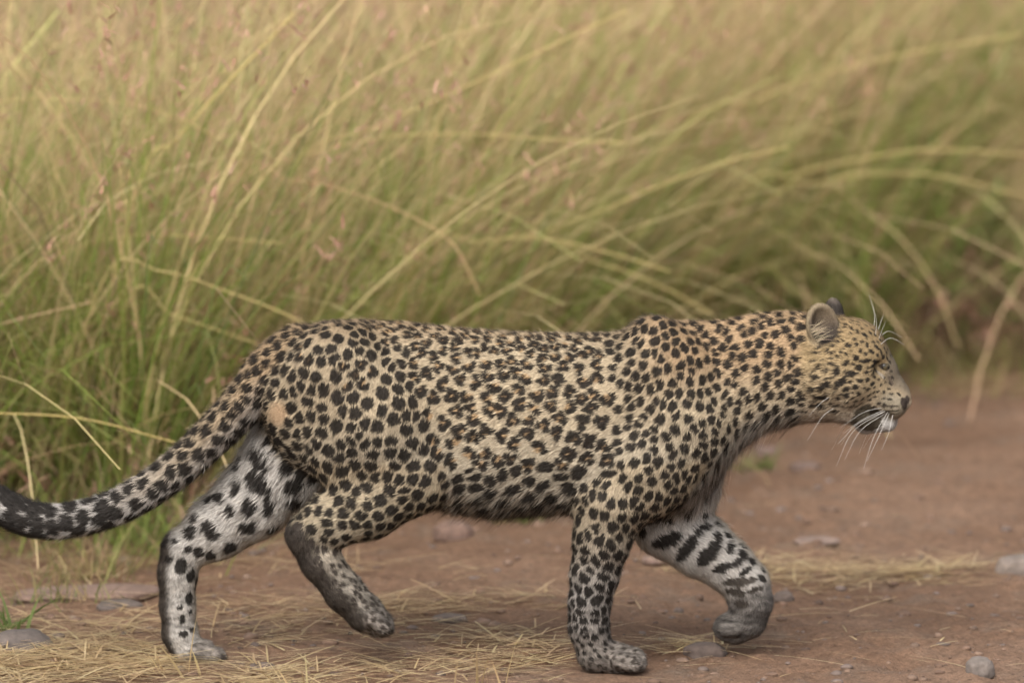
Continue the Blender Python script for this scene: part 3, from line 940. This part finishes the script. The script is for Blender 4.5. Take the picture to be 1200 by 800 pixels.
inner = np.clip(-BN[:, 1] * 1.5 + 0.0, 0, 1)[:, None]            # towards the camera
m = isP('far_hind') | isP('far_fore')
base[m] = (np.array(GREYW) * inner + np.array((0.52, 0.42, 0.29)) * (1 - inner))[m]
m = isP('near_fore') & (BW > 540)
base[m] = grad(BW, [(540, CREAM), (620, (0.50, 0.40, 0.27)), (690, (0.46, 0.41, 0.35)), (730, (0.30, 0.26, 0.22)), (760, PAWC)])[m]
m = isP('near_hind') & (BW > 540)
base[m] = grad(BW, [(540, CREAM), (610, (0.47, 0.38, 0.25)), (660, (0.44, 0.37, 0.28)), (720, (0.30, 0.26, 0.21))])[m]
m = (isP('near_fore') | isP('near_hind')) & (BN[:, 1] > 0.3)
base[m] = GREYW
m = isZ('meta') & isP('near_hind') & (BN @ np.array([-0.75, -0.15, -0.62]) > 0.05)
base[m] = DARKB
m = isZ('meta') & isP('far_hind') & (BN[:, 0] < -0.45)
base[m] = DARKB
m = isZ('paw'); base[m] = PAWC
m = isP('far_fore') & isZ('low'); base[m] = grad(BW, [(675, GREYW), (698, (0.24, 0.21, 0.18)), (725, (0.16, 0.14, 0.12))])[m]
m = isP('far_fore') & isZ('paw'); base[m] = (0.15, 0.13, 0.11)
m = isP('tail')
tb = grad(BU, [(-100, (0.40, 0.36, 0.32)), (120, (0.46, 0.41, 0.35)), (230, (0.47, 0.36, 0.23)), (310, GOLD)])
under = np.clip(-BN[:, 2] * 1.2 + 0.2, 0, 1)[:, None]
base[m] = (tb * (1 - under) + np.array(WHITE) * under)[m]
# head
m = isP('head') | isP('ear')
hb = grad(BW, [(365, (0.40, 0.29, 0.16)), (420, (0.45, 0.345, 0.195)), (460, (0.48, 0.385, 0.25)), (485, (0.54, 0.46, 0.35)), (500, WHITE)])
base[m] = hb[m] * np.array([0.97, 0.90, 0.82])
m = isP('head') & (isZ('bridge')) & (BU > 1034); base[m] = (0.27, 0.21, 0.14)
m = isP('head') & (isZ('muzzle')) & (BU > 1032); base[m] = (0.36, 0.295, 0.20)
m = isP('head') & (isZ('chin')); base[m] = (0.60, 0.55, 0.48)
base = lap(base, 10)
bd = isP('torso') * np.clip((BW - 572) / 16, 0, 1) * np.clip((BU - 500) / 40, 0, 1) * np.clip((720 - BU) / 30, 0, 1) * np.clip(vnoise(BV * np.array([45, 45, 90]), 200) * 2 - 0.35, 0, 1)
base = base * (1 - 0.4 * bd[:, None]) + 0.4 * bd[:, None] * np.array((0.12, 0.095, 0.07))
m = isP('ear') & (earin == 0); base[m] = (0.36, 0.275, 0.165)
m = isP('ear') & (BV[:, 1] > 0); base[m] = grad(BW, [(346, (0.40, 0.33, 0.25)), (352, (0.14, 0.11, 0.085)), (360, (0.04, 0.032, 0.026))])[m]
m = (earin > 0) & (BV[:, 1] < 0)
base[m] = grad(BW, [(358, (0.33, 0.25, 0.155)), (373, (0.19, 0.14, 0.09)), (385, (0.09, 0.068, 0.05)), (400, (0.035, 0.027, 0.022))])[m]
base = lap(base, 2)
lw = isZ('paw') | isZ('low') | isZ('meta')
base[lw] *= np.clip(-0.15 + 2.25 * fbm(BV[lw] * np.array([70, 70, 190]), 3, 300), 0.3, 1.7)[:, None]
base = base * (0.72 + 0.2 * fbm(BV * 35, 3, 310))[:, None] * np.array([0.97, 1.0, 1.07])
anus = np.exp(-(((BU - 327) / 13) ** 2 + ((BW - 484) / 15) ** 2) ** 2) * (BN[:, 1] < 0.35)
base = base * (1 - anus[:, None]) + np.array((0.42, 0.29, 0.18)) * anus[:, None]

hlen = np.full(len(BV), 10.0)                                    # mm
hlen = np.where(BW > 570, 14, hlen)
hlen[isP('torso') & (BW > 575)] = 23
hlen[(ch[:, 0] > 0.4)] = 24
hlen[isP('near_fore')] = np.interp(BW, [540, 600, 700, 760], [8.5, 8.5, 8, 6.5])[isP('near_fore')]
hlen[isP('far_fore')] = np.interp(BW, [540, 600, 680, 740], [22, 14, 8, 6])[isP('far_fore')]
hlen[isP('near_hind')] = np.interp(BW, [500, 600, 640, 740], [8.5, 8.5, 7, 6.5])[isP('near_hind')]
hlen[isP('far_hind')] = np.interp(BW, [500, 600, 650, 740], [22, 17, 8, 6])[isP('far_hind')]
hlen[isP('tail')] = 13
hlen[isP('head')] = np.interp(BU, [950, 990, 1030, 1050], [13, 9, 5.5, 3.2])[isP('head')]
hlen[isZ('jaw') | isZ('throat')] = 10
hlen[isP('ear')] = 6.0
hlen = lap(hlen, 12)
hlen[isP('ear')] = 5.0
hlen[isZ('nose')] = 0.6
eye_d = np.hypot(BU - 1036, BW - 431)
hlen = np.where((eye_d < 4) & isP('head'), 1.6, hlen)
hlen *= 1 - 0.75 * anus

BLACK = (0.021, 0.018, 0.016)
blobs = []      # centre, t1, t2, n, a, b, colour, fuzz
VIEW = BN @ FWD


def frame_at(i, d):
    n = BN[i]
    t1 = d - n * (d @ n); t1 /= np.linalg.norm(t1) + 1e-9
    return t1, np.cross(n, t1), n


GRP = [-1]


def add_blob(c, t1, t2, n, a, b, col=BLACK, fuzz=0.28):
    blobs.append((c, t1, t2, n, a * K, b * K, np.array(col), fuzz, GRP[0]))


def surf(px, py, parts=None, rad=4.0):
    d = np.hypot(BU - px, BW - py)
    ok = (VIEW < 0.1)
    if parts: ok &= np.isin(part, [PARTS.index(q) for q in parts])
    c = np.where(ok & (d < rad))[0]
    if len(c) == 0:
        dd = np.where(ok, d, 1e9); return int(np.argmin(dd))
    return int(c[np.argmin(BV[c, 1] + d[c] * K * 1.5)])


def px_blob(px, py, a, b, ang=0, parts=None, col=BLACK, mirror=False, fuzz=0.25):
    i = surf(px, py, parts)
    r = math.radians(ang)
    t1, t2, n = frame_at(i, np.array([math.cos(r), 0, math.sin(r)]))
    add_blob(BV[i], t1, t2, n, a, b, col, fuzz)
    if mirror:
        M = np.array([1, -1, 1.0])
        add_blob(BV[i] * M, t1 * M, t2 * M, n * M, a, b, col, fuzz)


# --- random rosettes and spots laid over the body
pitch = np.zeros(len(BV)); kind = np.zeros(len(BV), int); sa = np.full(len(BV), 0.48); sb = np.full(len(BV), 0.40)
m = isP('torso')
pitch[m] = np.interp(BW, [372, 400, 440, 500, 550, 600], [10.5, 13.2, 17.0, 18.6, 19, 20])[m]
kind[m] = np.where(BW[m] < 545, 2, 1); sa[m] = 0.56; sb[m] = 0.38
m = isP('torso') & (BU > 715)
pitch[m] = np.interp(BU, [715, 780, 950], [13.2, 12.8, 12.4])[m]; kind[m] = 1; sa[m] = 0.52; sb[m] = 0.40
m = isP('near_hind') | (isP('far_hind') & (BN[:, 1] > 0.2)) | (isP('torso') & (BU < 490) & (BW > 395))
pitch[m] = np.interp(BW, [380, 440, 560, 620, 660, 740], [13, 16, 16.5, 14, 9.5, 8])[m]; kind[m] = np.where((BW[m] < 455) & (vnoise(BV[m] * 14, 3) > 0.45), 2, 1)
sa[m] = np.interp(BW, [600, 660], [0.53, 0.44])[m]; sb[m] = np.interp(BW, [600, 660], [0.47, 0.34])[m]
m = (isP('near_fore')) | (isP('far_fore') & (BN[:, 1] > 0.2))
pitch[m] = np.interp(BW, [380, 480, 560, 600, 680, 730, 770], [13.2, 12.6, 13.6, 15, 15.5, 11, 9])[m]; kind[m] = 1
sa[m] = np.interp(BW, [380, 560, 620, 720, 760], [0.55, 0.57, 0.57, 0.6, 0.3])[m]; sb[m] = np.interp(BW, [560, 620, 720, 760], [0.41, 0.48, 0.56, 0.28])[m]
m = isP('tail')
pitch[m] = np.interp(BU, [-60, 80, 250, 320], [17, 17, 15, 14])[m]; kind[m] = 1
sa[m] = np.interp(BU, [0, 60, 160, 300], [0.60, 0.56, 0.54, 0.50])[m]; sb[m] = np.interp(BU, [0, 60, 160, 300], [0.54, 0.50, 0.48, 0.45])[m]
m = ch[:, 0] > 0.35
sa[m] *= 0.72; sb[m] *= 0.66; pitch[m] = 16
manual = (isP('head') | isP('ear')) | ((isP('far_hind') | isP('far_fore')) & (BN[:, 1] <= 0.2)) | (anus > 0.2)
kind[manual] = 0
pitch = np.where(isP('tail') | isP('far_hind') | isP('far_fore'), pitch * 0.9, pitch * 0.84)
cand = np.where(kind > 0)[0]
cand = cand[rng.permutation(len(cand))][:60000]
cand0 = cand[:20000]
AC = np.zeros((6000, 3)); AP = np.zeros(6000); na = 0; acc = []
for i in cand:
    if na:
        d2 = np.sum((AC[:na] - BV[i]) ** 2, 1)
        lim = 0.5 * (AP[:na] + pitch[i] * (0.99 if kind[i] == 2 else 1.0)) * K
        if (d2 < lim * lim).any(): continue
    AC[na] = BV[i]; AP[na] = pitch[i] * (0.99 if kind[i] == 2 else 1.0); na += 1; acc.append(i)
    if na >= 5999: break
from mathutils.kdtree import KDTree
vk = KDTree(len(cand0)); [vk.insert(BV[i], int(i)) for i in cand0]; vk.balance()
for it in range(3):                     # relax the centres so that they spread evenly
    ck = KDTree(len(acc)); [ck.insert(BV[i], q) for q, i in enumerate(acc)]; ck.balance()
    own = np.array([ck.find(BV[i])[1] for i in cand0])
    cn = np.bincount(own, minlength=len(acc)) + 1e-9
    mv = np.stack([np.bincount(own, BV[cand0, q], len(acc)) for q in range(3)], 1) / cn[:, None]
    acc = [vk.find(mv[q])[1] if cn[q] > 3 else i for q, i in enumerate(acc)]
TANC = (0.36, 0.22, 0.105)
for gi, i in enumerate(acc):
    p = pitch[i]; GRP[0] = 100000 if (part[i] == PARTS.index('tail') and BU[i] < 150) else gi
    nw = float(np.clip((BU[i] - 730) / 50, 0, 1))
    t1, t2, n_ = frame_at(i, flow[i] * (1 - 0.85 * nw) + np.array([-0.1, 0, -1.0]) * nw + rng.normal(0, 0.35, 3))
    if kind[i] == 2:
        add_blob(BV[i], t1, t2, n_, 0.36 * p, 0.30 * p, TANC, 0.2)
        k_ = int(rng.integers(3, 5)); a0 = rng.uniform(0, 6.28); span = rng.uniform(4.2, 6.28)
        for q in range(k_):
            if k_ == 4 and rng.uniform() < 0.12: continue
            th = a0 + span * q / k_ + rng.normal(0, 0.15)
            rr = p * rng.uniform(0.33, 0.40)
            c = BV[i] + (t1 * math.cos(th) * 1.0 + t2 * math.sin(th) * 1.0) * rr * K
            tt = -t1 * math.sin(th) + t2 * math.cos(th)
            add_blob(c, tt, np.cross(n_, tt), n_, p * rng.uniform(0.31, 0.39), p * rng.uniform(0.265, 0.33), BLACK, 0.30)
    else:
        s_ = rng.uniform(0.86, 1.14)
        add_blob(BV[i], t1, t2, n_, sa[i] * p * s_ * 1.17, sb[i] * p * 1.27 * rng.uniform(0.86, 1.1), (0.055, 0.045, 0.038) if zone[i] in (ZONES.index('paw'), ZONES.index('meta')) else BLACK, 0.30)
        if rng.uniform() < 0.10 and pitch[i] > 12:
            c = BV[i] + (t1 * rng.normal(0, 0.4) + t2 * rng.normal(0, 0.4)) * p * K
            add_blob(c, t1, t2, n_, 0.26 * p, 0.22 * p, BLACK, 0.30)

GRP[0] = -1
# --- head, placed by eye from the photograph (zoom x5, origin 930,330)
HEAD = [(420, 310, 12, 18, 60), (380, 368, 11, 11, 0), (432, 375, 10, 15, 0), (326, 372, 12, 13, 0), (405, 403, 11, 15, 0), (364, 335, 9, 9, 0),
        (345, 275, 10, 13, 0), (385, 285, 8, 12, 0), (460, 295, 9, 14, 30), (375, 445, 16, 14, 0), (318, 480, 20, 14, 25), (265, 440, 12, 11, 0),
        (290, 402, 9, 15, -20), (318, 428, 9, 13, 0), (390, 505, 19, 17, 0), (338, 537, 26, 17, -15), (257, 527, 24, 18, 50), (203, 517, 16, 11, 25),
        (240, 477, 14, 11, 20), (435, 530, 16, 11, 10), (285, 585, 37, 19, 22), (192, 605, 38, 18, 25), (152, 562, 22, 13, 45), (157, 500, 14, 16, 0),
        (128, 545, 12, 13, 0), (115, 637, 24, 14, 50), (320, 630, 20, 16, 20), (375, 617, 18, 13, 0), (393, 580, 18, 11, 0), (345, 583, 10, 10, 0),
        (388, 657, 13, 12, 0), (322, 670, 19, 13, 5), (267, 685, 19, 12, 0), (248, 760, 27, 11, -3), (265, 724, 24, 9, 10), (438, 570, 14, 10, 0),
        (468, 597, 16, 10, 10), (480, 560, 12, 9, 0), (445, 632, 14, 8, 5), (418, 620, 12, 8, 0), (478, 612, 10, 6, 20), (65, 683, 18, 16, 0),
        (62, 717, 18, 10, 10), (180, 682, 34, 15, 15), (150, 722, 44, 12, 8), (75, 595, 10, 15, 0), (48, 583, 10, 13, 0), (25, 547, 12, 10, 20),
        (435, 465, 28, 11, 12), (465, 405, 17, 10, -20), (497, 380, 22, 9, -35), (525, 415, 26, 7, -55), (550, 452, 20, 6, -60), (515, 600, 11, 6, 30), (500, 640, 14, 6, 15),
        (540, 590, 9, 5, 40), (480, 645, 10, 6, 0), (530, 678, 12, 5, 0), (490, 672, 10, 5, 0), (455, 690, 12, 7, 0), (415, 690, 12, 8, 0),
        (315, 705, 16, 9, 10), (310, 735, 14, 7, 0), (300, 255, 12, 9, 0), (320, 235, 10, 8, 0), (340, 300, 7, 9, 0), (410, 270, 7, 10, 0),
        (435, 330, 6, 8, 0), (350, 405, 6, 7, 0), (300, 345, 6, 9, 0), (200, 485, 7, 9, 0), (70, 545, 7, 10, 0), (50, 640, 8, 14, 0), (440, 498, 8, 8, 0), (460, 525, 7, 7, 0),
        (10, 632, 12, 10, 0), (8, 690, 12, 12, 0), (20, 520, 8, 9, 0), (60, 760, 24, 10, 0), (15, 765, 18, 10, 10), (20, 590, 9, 9, 0), (570, 690, 14, 6, 0), (622, 660, 14, 6, -30)]
for x, y, a, b, ang in HEAD:
    px_blob(930 + x / 5, 330 + y / 5, a / 5 * 1.2, b / 5 * 1.2, ang, ['head', 'torso', 'ear'], BLACK, True, 0.2)
hs_ = np.where(isP('head') & (BW < 478) & (BU > 955) & (BU < 1046) & (np.hypot(BU - 1036, BW - 432) > 9))[0]
hs_ = hs_[rng.permutation(len(hs_))]
hc = np.array([b_[0] for b_ in blobs if at(960, 400, 0)[0] < b_[0][0]])
for i in hs_[:9000]:
    if np.min(np.sum((hc - BV[i]) ** 2, 1)) < (6.4 * K) ** 2: continue
    t1, t2, n_ = frame_at(i, flow[i])
    add_blob(BV[i], t1, t2, n_, rng.uniform(2.3, 3.5), rng.uniform(1.6, 2.3), (0.04, 0.032, 0.025), 0.25)
    hc = np.vstack([hc, BV[i]])
for x, y, a, b, ang in [(1044, 475.5, 11, 1.4, 3), (1044, 481, 11.5, 1.4, 2), (1045, 486.5, 10, 1.2, 0)]:
    px_blob(x, y, a, b, ang, ['head'], (0.06, 0.048, 0.036), True, 0.1)
# lip and chin spot plus painted mouth corner shade, nose leather, tear stripe, pale eyelid
MOUTH = (0.080, 0.066, 0.047)
for x, y, a, b, ang in [(1012, 482, 13, 8, 35), (1008, 492, 10, 9, 0), (1018, 492, 13, 11, 0), (1026, 484, 8, 10, 0), (1021, 500, 11, 8, 8), (1010, 500, 7, 6, 0), (1029, 494, 6, 9, 0)]:
    px_blob(x, y, a, b, ang, ['head'], MOUTH, True, 0.15)
px_blob(1061, 472, 5.6, 8.0, 18, ['head'], (0.050, 0.038, 0.032), True, 0.05)
px_blob(1064, 468, 5, 5, 0, ['head'], (0.050, 0.038, 0.032), True, 0.05)
px_blob(1033, 438.5, 6.0, 1.7, -42, ['head'], (0.36, 0.31, 0.25), True, 0.1)
px_blob(1044, 446, 7, 2.2, -50, ['head'], (0.13, 0.10, 0.075), True, 0.1)
px_blob(1037, 429.5, 6.5, 4.2, -25, ['head'], (0.045, 0.036, 0.03), True, 0.1)
px_blob(1027, 429, 6, 2.2, 15, ['head'], BLACK, True, 0.1)
px_blob(1031, 425, 8, 2.2, -25, ['head'], BLACK, True, 0.1)
px_blob(1028, 436, 5, 1.6, 40, ['head'], BLACK, True, 0.1)
# --- inside of the far hind leg (zoom x2.5, origin 150,480)
FH = [(395, 135, 38, 24, -45), (388, 200, 38, 25, -35), (365, 280, 26, 20, 90), (358, 340, 26, 23, 20), (305, 402, 22, 18, 70), (370, 400, 22, 17, 10),
      (430, 85, 32, 18, -35), (490, 215, 24, 24, 0), (495, 265, 24, 22, 0), (420, 275, 34, 14, 90), (310, 285, 16, 19, 0), (275, 250, 19, 16, 0), (325, 145, 20, 15, 90),
      (325, 220, 24, 14, 90), (245, 255, 18, 12, 90), (200, 312, 15, 12, 0), (187, 352, 23, 20, 40), (240, 340, 20, 20, 0), (258, 362, 20, 16, 0), (212, 415, 17, 16, 0),
      (245, 425, 18, 14, 80), (275, 457, 18, 16, 30), (180, 405, 14, 10, 0), (155, 455, 22, 16, 80), (185, 480, 18, 14, 60), (208, 508, 22, 12, 80), (435, 352, 18, 16, 0),
      (140, 383, 10, 9, 0), (110, 385, 11, 8, 0), (120, 433, 13, 10, 0), (180, 550, 20, 12, 80), (150, 575, 10, 7, 0), (157, 610, 12, 9, 90), (185, 585, 9, 8, 0), (475, 125, 26, 14, 90),
      (470, 170, 20, 14, 0), (165, 655, 14, 9, 0), (185, 640, 9, 8, 0)]
for x, y, a, b, ang in FH:
    px_blob(150 + x / 2.5, 480 + y / 2.5, a / 2.5 * 1.15, b / 2.5 * 1.15, ang, ['far_hind', 'torso', 'near_hind'], BLACK)
# --- inside of the far foreleg (zoom x3.078, origin 620,540)
FF = [(490, 280, 60, 24, 32), (560, 310, 66, 20, 58), (645, 330, 58, 26, 52), (690, 378, 36, 18, 20), (605, 250, 20, 14, 80), (632, 225, 18, 16, 0), (670, 265, 17, 16, 0),
      (715, 258, 19, 14, -20), (765, 330, 20, 18, 0), (722, 295, 14, 11, 0), (715, 318, 15, 13, 0), (748, 360, 24, 12, 25), (780, 388, 32, 11, 30), (810, 350, 17, 14, 0), (840, 418, 22, 12, -20),
      (680, 215, 15, 11, -30), (635, 185, 18, 14, 60), (770, 295, 17, 9, -15), (845, 380, 14, 9, 70), (400, 245, 28, 22, 80), (430, 195, 24, 20, 70), (515, 195, 22, 14, 90),
      (735, 430, 40, 14, 15), (780, 430, 40, 12, 20), (740, 470, 34, 16, 0), (810, 455, 34, 10, 10), (760, 510, 26, 14, 0)]
for x, y, a, b, ang in FF:
    px_blob(620 + x / 3.078, 540 + y / 3.078, a / 3.078 * 1.1, b / 3.078 * 1.12, ang, ['far_fore', 'torso'], BLACK if y < 425 else (0.06, 0.05, 0.042))


def coat(P, N, basec):
    """colour of the coat at points P with normals N"""
    out = basec.copy()
    order = np.argsort(P[:, 0]); xs = P[order, 0]
    wob = np.stack([vnoise(P * 260, 61), vnoise(P * 130, 62)], 1)
    wob = (wob[:, 0] * 0.6 + wob[:, 1] * 0.4 - 0.5) * 2
    D1 = np.full(len(P), 9.0); D2 = np.full(len(P), 9.0); G1 = np.full(len(P), -1); CC = np.tile(np.array(BLACK), (len(P), 1))

    def local(c, t1, t2, n_, a, b, reach):
        R = max(a, b) * reach
        i0, i1 = np.searchsorted(xs, [c[0] - R, c[0] + R])
        ix = order[i0:i1]
        q = P[ix] - c
        near = (np.sum(q * q, 1) < R * R) & (N[ix] @ n_ > 0.1)
        ix = ix[near]; q = q[near]
        return ix, np.sqrt(((q @ t1) / a) ** 2 + ((q @ t2) / b) ** 2 + ((q @ n_) / (max(a, b) * 1.6)) ** 2)

    for c, t1, t2, n_, a, b, colr, fz, g in blobs:          # tan hearts of the rosettes
        if g < 0 or not (0.3 < colr[0] < 0.4): continue
        ix, d = local(c, t1, t2, n_, a, b, 1.4)
        f = np.clip((1.04 - d - fz * wob[ix]) / 0.10, 0, 1)[:, None] * 0.75
        out[ix] = out[ix] * (1 - f) + colr * f
    for c, t1, t2, n_, a, b, colr, fz, g in blobs:          # black cells, kept apart by pale lines
        if g < 0 or 0.3 < colr[0] < 0.4: continue
        ix, d = local(c, t1, t2, n_, a, b, 1.8)
        same = G1[ix] == g; win = (d < D1[ix]) & ~same
        D2[ix] = np.where(win, D1[ix], np.where(same, D2[ix], np.minimum(D2[ix], d)))
        up_ = win | (same & (d < D1[ix]))
        D1[ix[up_]] = d[up_]; G1[ix[up_]] = g; CC[ix[up_]] = colr
    f = np.clip((1.08 - D1 - 0.20 * wob) / 0.10, 0, 1) * np.clip((D2 - D1 - 0.22 - 0.12 * wob) / 0.12, 0, 1)
    f = f[:, None] * 0.97
    out = out * (1 - f) + CC * f
    for c, t1, t2, n_, a, b, colr, fz, g in blobs:          # marks placed one by one
        if g >= 0: continue
        ix, d = local(c, t1, t2, n_, a, b, 1.5)
        f = np.clip((1.04 - d - fz * wob[ix]) / 0.10, 0, 1)[:, None] * 0.97
        out[ix] = out[ix] * (1 - f) + colr * f
    return out


leo = bpy.data.objects.new('leopard', None); COL.objects.link(leo)
leo.location = (0, 0, 0)
tag(leo, 'spotted leopard walking to the right across the dirt track', 'leopard')
m_skin = mat_attr('leopard_skin', 0.75, spec=0.15)
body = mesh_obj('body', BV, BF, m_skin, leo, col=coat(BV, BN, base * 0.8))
print('body verts', len(BV), 'blobs', len(blobs))

# --- fur: short tapered strands lying along the coat
FA = 0.5 * np.linalg.norm(np.cross(BV[BF[:, 2]] - BV[BF[:, 0]], BV[BF[:, 3]] - BV[BF[:, 1]]), axis=1)
fc = BF[:, 0]
dens = np.where(BN[fc, 1] < 0.35, 1.0, 0.22) * np.interp(hlen[fc], [1, 3, 6, 12, 24], [2.4, 2.2, 1.5, 1.0, 0.8])
dens[hlen[fc] < 1.0] = 0
pw = FA * dens; pw /= pw.sum()
NH = 400000
fi = rng.choice(len(BF), NH, p=pw)
uu, vv = rng.uniform(0, 1, (2, NH))
wq = np.stack([(1 - uu) * (1 - vv), uu * (1 - vv), uu * vv, (1 - uu) * vv], 1)


def itp(A):
    return sum(wq[:, k].reshape(-1, *([1] * (A.ndim - 1))) * A[BF[fi, k]] for k in range(4))


HP, HN, HF, HL, HB_ = itp(BV), itp(BN), itp(flow), itp(hlen), itp(base)
HN /= np.linalg.norm(HN, axis=1)[:, None]
clump = np.stack([vnoise(HP * 95 + 31 * k, 70 + k) - 0.5 for k in range(3)], 1)
HF = HF + 0.95 * clump + rng.normal(0, 0.13, HF.shape)
HF -= HN * np.sum(HF * HN, 1)[:, None]
HF /= np.linalg.norm(HF, axis=1)[:, None]
HC = coat(HP, HN, HB_)
dark = np.clip(1 - HC.mean(1) / 0.12, 0, 1)
HC = HC * rng.uniform(0.55, 1.4, (NH, 1)) * (0.86 + 0.28 * vnoise(HP * 60, 90))[:, None]
guard = rng.uniform(0, 1, NH) < 0.07
Ln = HL * 0.001 * rng.uniform(0.65, 1.25, NH) * np.where(guard, 1.45, 1.0)
lift = rng.uniform(0.14, 0.5, NH) + 0.15 * (HL > 17) + 0.5 * guard + 0.22 * np.clip(HN[:, 2] * 2 - 0.8, 0, 1) * (HP[:, 0] < 0.5)
Wd = np.interp(HL, [2, 8, 20], [0.00055, 0.0008, 0.00095]) * rng.uniform(0.7, 1.3, NH) * np.where(guard, 1.25, 1.0)
side = np.cross(HF, HN)
p0 = HP - HN * 0.0006
p1 = HP + HF * (Ln * 0.5 * np.cos(lift))[:, None] + HN * (Ln * 0.5 * np.sin(lift))[:, None]
p2 = p1 + HF * (Ln * 0.5 * np.cos(lift * 0.35))[:, None] + HN * (Ln * 0.5 * np.sin(lift * 0.35))[:, None] - np.array([0, 0, 1.0]) * (Ln * np.clip((HL - 15) / 30, 0, 0.3))[:, None]
hw = side * (Wd * 0.5)[:, None]
FVx = np.stack([p0 - hw, p0 + hw, p1 - hw * 0.85, p1 + hw * 0.85, p2], 1).reshape(-1, 3)
b5 = np.arange(NH) * 5
FQ = np.stack([b5, b5 + 1, b5 + 3, b5 + 2], 1); FT = np.stack([b5 + 2, b5 + 3, b5 + 4], 1)
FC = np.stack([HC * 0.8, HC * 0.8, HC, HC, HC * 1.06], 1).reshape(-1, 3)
sn = HN * 0.85 + side * rng.normal(0, 0.35, (NH, 1)) + HF * 0.12
sn /= np.linalg.norm(sn, axis=1)[:, None]
m_fur = mat_attr('leopard_fur', 0.7, spec=0.08, use_nrm=True)
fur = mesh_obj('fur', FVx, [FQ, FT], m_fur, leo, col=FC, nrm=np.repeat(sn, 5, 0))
tag(fur, kind='stuff')

# --- eye
for s in (-1, 1):
    i = surf(1037, 430.5, ['head'])
    c = BV[i] * np.array([1, -s * -1.0 if False else 1, 1])
    c = c + np.array([-0.0005, 0.0088, -0.0006])
    c[1] *= -s
    th, ph = np.meshgrid(np.linspace(0, math.pi, 13), np.linspace(0, 2 * math.pi, 20, endpoint=False), indexing='ij')
    r_ = 7.2 * K
    EV = np.stack([np.sin(th) * np.cos(ph), np.sin(th) * np.sin(ph), np.cos(th)], -1).reshape(-1, 3)
    look = np.array([0.75, s * 0.62, -0.2]); look /= np.linalg.norm(look)
    dd = EV @ look
    ec = np.where((dd > 0.93)[:, None], (0.01, 0.01, 0.01), np.where((dd > 0.6)[:, None], (0.07, 0.055, 0.03), (0.02, 0.017, 0.015)))
    q = np.arange(13 * 20).reshape(13, 20)
    EF = np.stack([q[:-1], np.roll(q, -1, 1)[:-1], np.roll(q, -1, 1)[1:], q[1:]], -1).reshape(-1, 4)
    m_eye = mat_attr('eye', 0.06, spec=0.3) if s == -1 else m_eye
    mesh_obj('eye', c + EV * r_, EF, m_eye, leo, col=ec)

# --- pale hair tufts inside the near ear
m_tuft = mat_attr('ear_tuft', 0.6, spec=0.2)
nb = 46
tu = rng.uniform(0, 1, nb)
rt_ = np.stack([pt((949 + 10 * q + rng.normal(0, 1.5), 384 + 14 * q + rng.normal(0, 2), -33)) for q in tu])
rt_[:, 1] = [BV[surf(*[float(z[0]) for z in project(p_[None])]), 1] - 0.001 for p_ in rt_]
en_ = rt_ + np.stack([rng.uniform(8, 22, nb) * K, -rng.uniform(1, 5, nb) * K, rng.uniform(-3, 16, nb) * K], 1)
md_ = (rt_ + en_) / 2 + np.array([0, -2.5 * K, 1.5 * K])
wv = np.array([0.2, 0, 1.0]) * 0.0003
V_ = np.stack([rt_ - wv, rt_ + wv, md_ - wv * 0.8, md_ + wv * 0.8, en_], 1).reshape(-1, 3)
q5 = np.arange(nb) * 5
tag(mesh_obj('ear_hair', V_, [np.stack([q5, q5 + 1, q5 + 3, q5 + 2], 1), np.stack([q5 + 2, q5 + 3, q5 + 4], 1)], m_tuft, leo, col=np.repeat(pick([(0.46, 0.38, 0.26), (0.38, 0.30, 0.20)], nb), 5, 0)), kind='stuff')

# --- whiskers: root px, mid px, end px, depth swing towards the camera (px)
m_wh, _t, _b = mat_base('whisker')
_b.inputs['Base Color'].default_value = (0.66, 0.63, 0.58, 1); _b.inputs['Roughness'].default_value = 0.35
_n = _t.nodes.new('ShaderNodeTexNoise'); _n.inputs['Scale'].default_value = 40
_r = _t.nodes.new('ShaderNodeMapRange'); _r.inputs[3].default_value = 0.3; _r.inputs[4].default_value = 0.45
_t.links.new(_n.outputs[0], _r.inputs[0]); _t.links.new(_r.outputs[0], _b.inputs['Roughness'])
WH = [((1036, 484), (1000, 505), (980, 546), 40), ((1038, 486), (1008, 505), (990, 538), 34), ((1041, 483), (1024, 512), (1012, 549), 34),
      ((1042, 486), (1028, 515), (1016, 540), 28), ((1046, 486), (1041, 508), (1033, 527), 22), ((1036, 480), (1010, 492), (988, 508), 40), ((1038, 482), (1006, 496), (982, 520), 44),
      ((1034, 478), (1012, 483), (985, 501), 46), 
      ((973, 464), (962, 472), (948, 487), 10), ((980, 478), (964, 488), (946, 516), 14),
      ((1028, 391), (1027, 375), (1021, 352), 6), ((1034, 402), (1044, 396), (1060, 404), 8), ((1031, 396), (1034, 386), (1038, 376), 5)]
for a_, b_, c_, sw in WH:
    i = surf(*a_, ['head'], 3.0)
    y0 = BV[i, 1]
    P_ = spline([BV[i] + np.array([0, 0.002, 0]), at(*b_, y0 - sw * 0.5 * K), at(*c_, y0 - sw * K)], 14)
    V_, F_ = tube(P_, 0.00040, 0.0001, 5)
    mesh_obj('whisker', V_, F_, m_wh, leo)
    if a_[0] > 1020:
        Mv = V_ * np.array([1, -1, 1.0])
        mesh_obj('whisker', Mv, F_[:, ::-1], m_wh, leo)
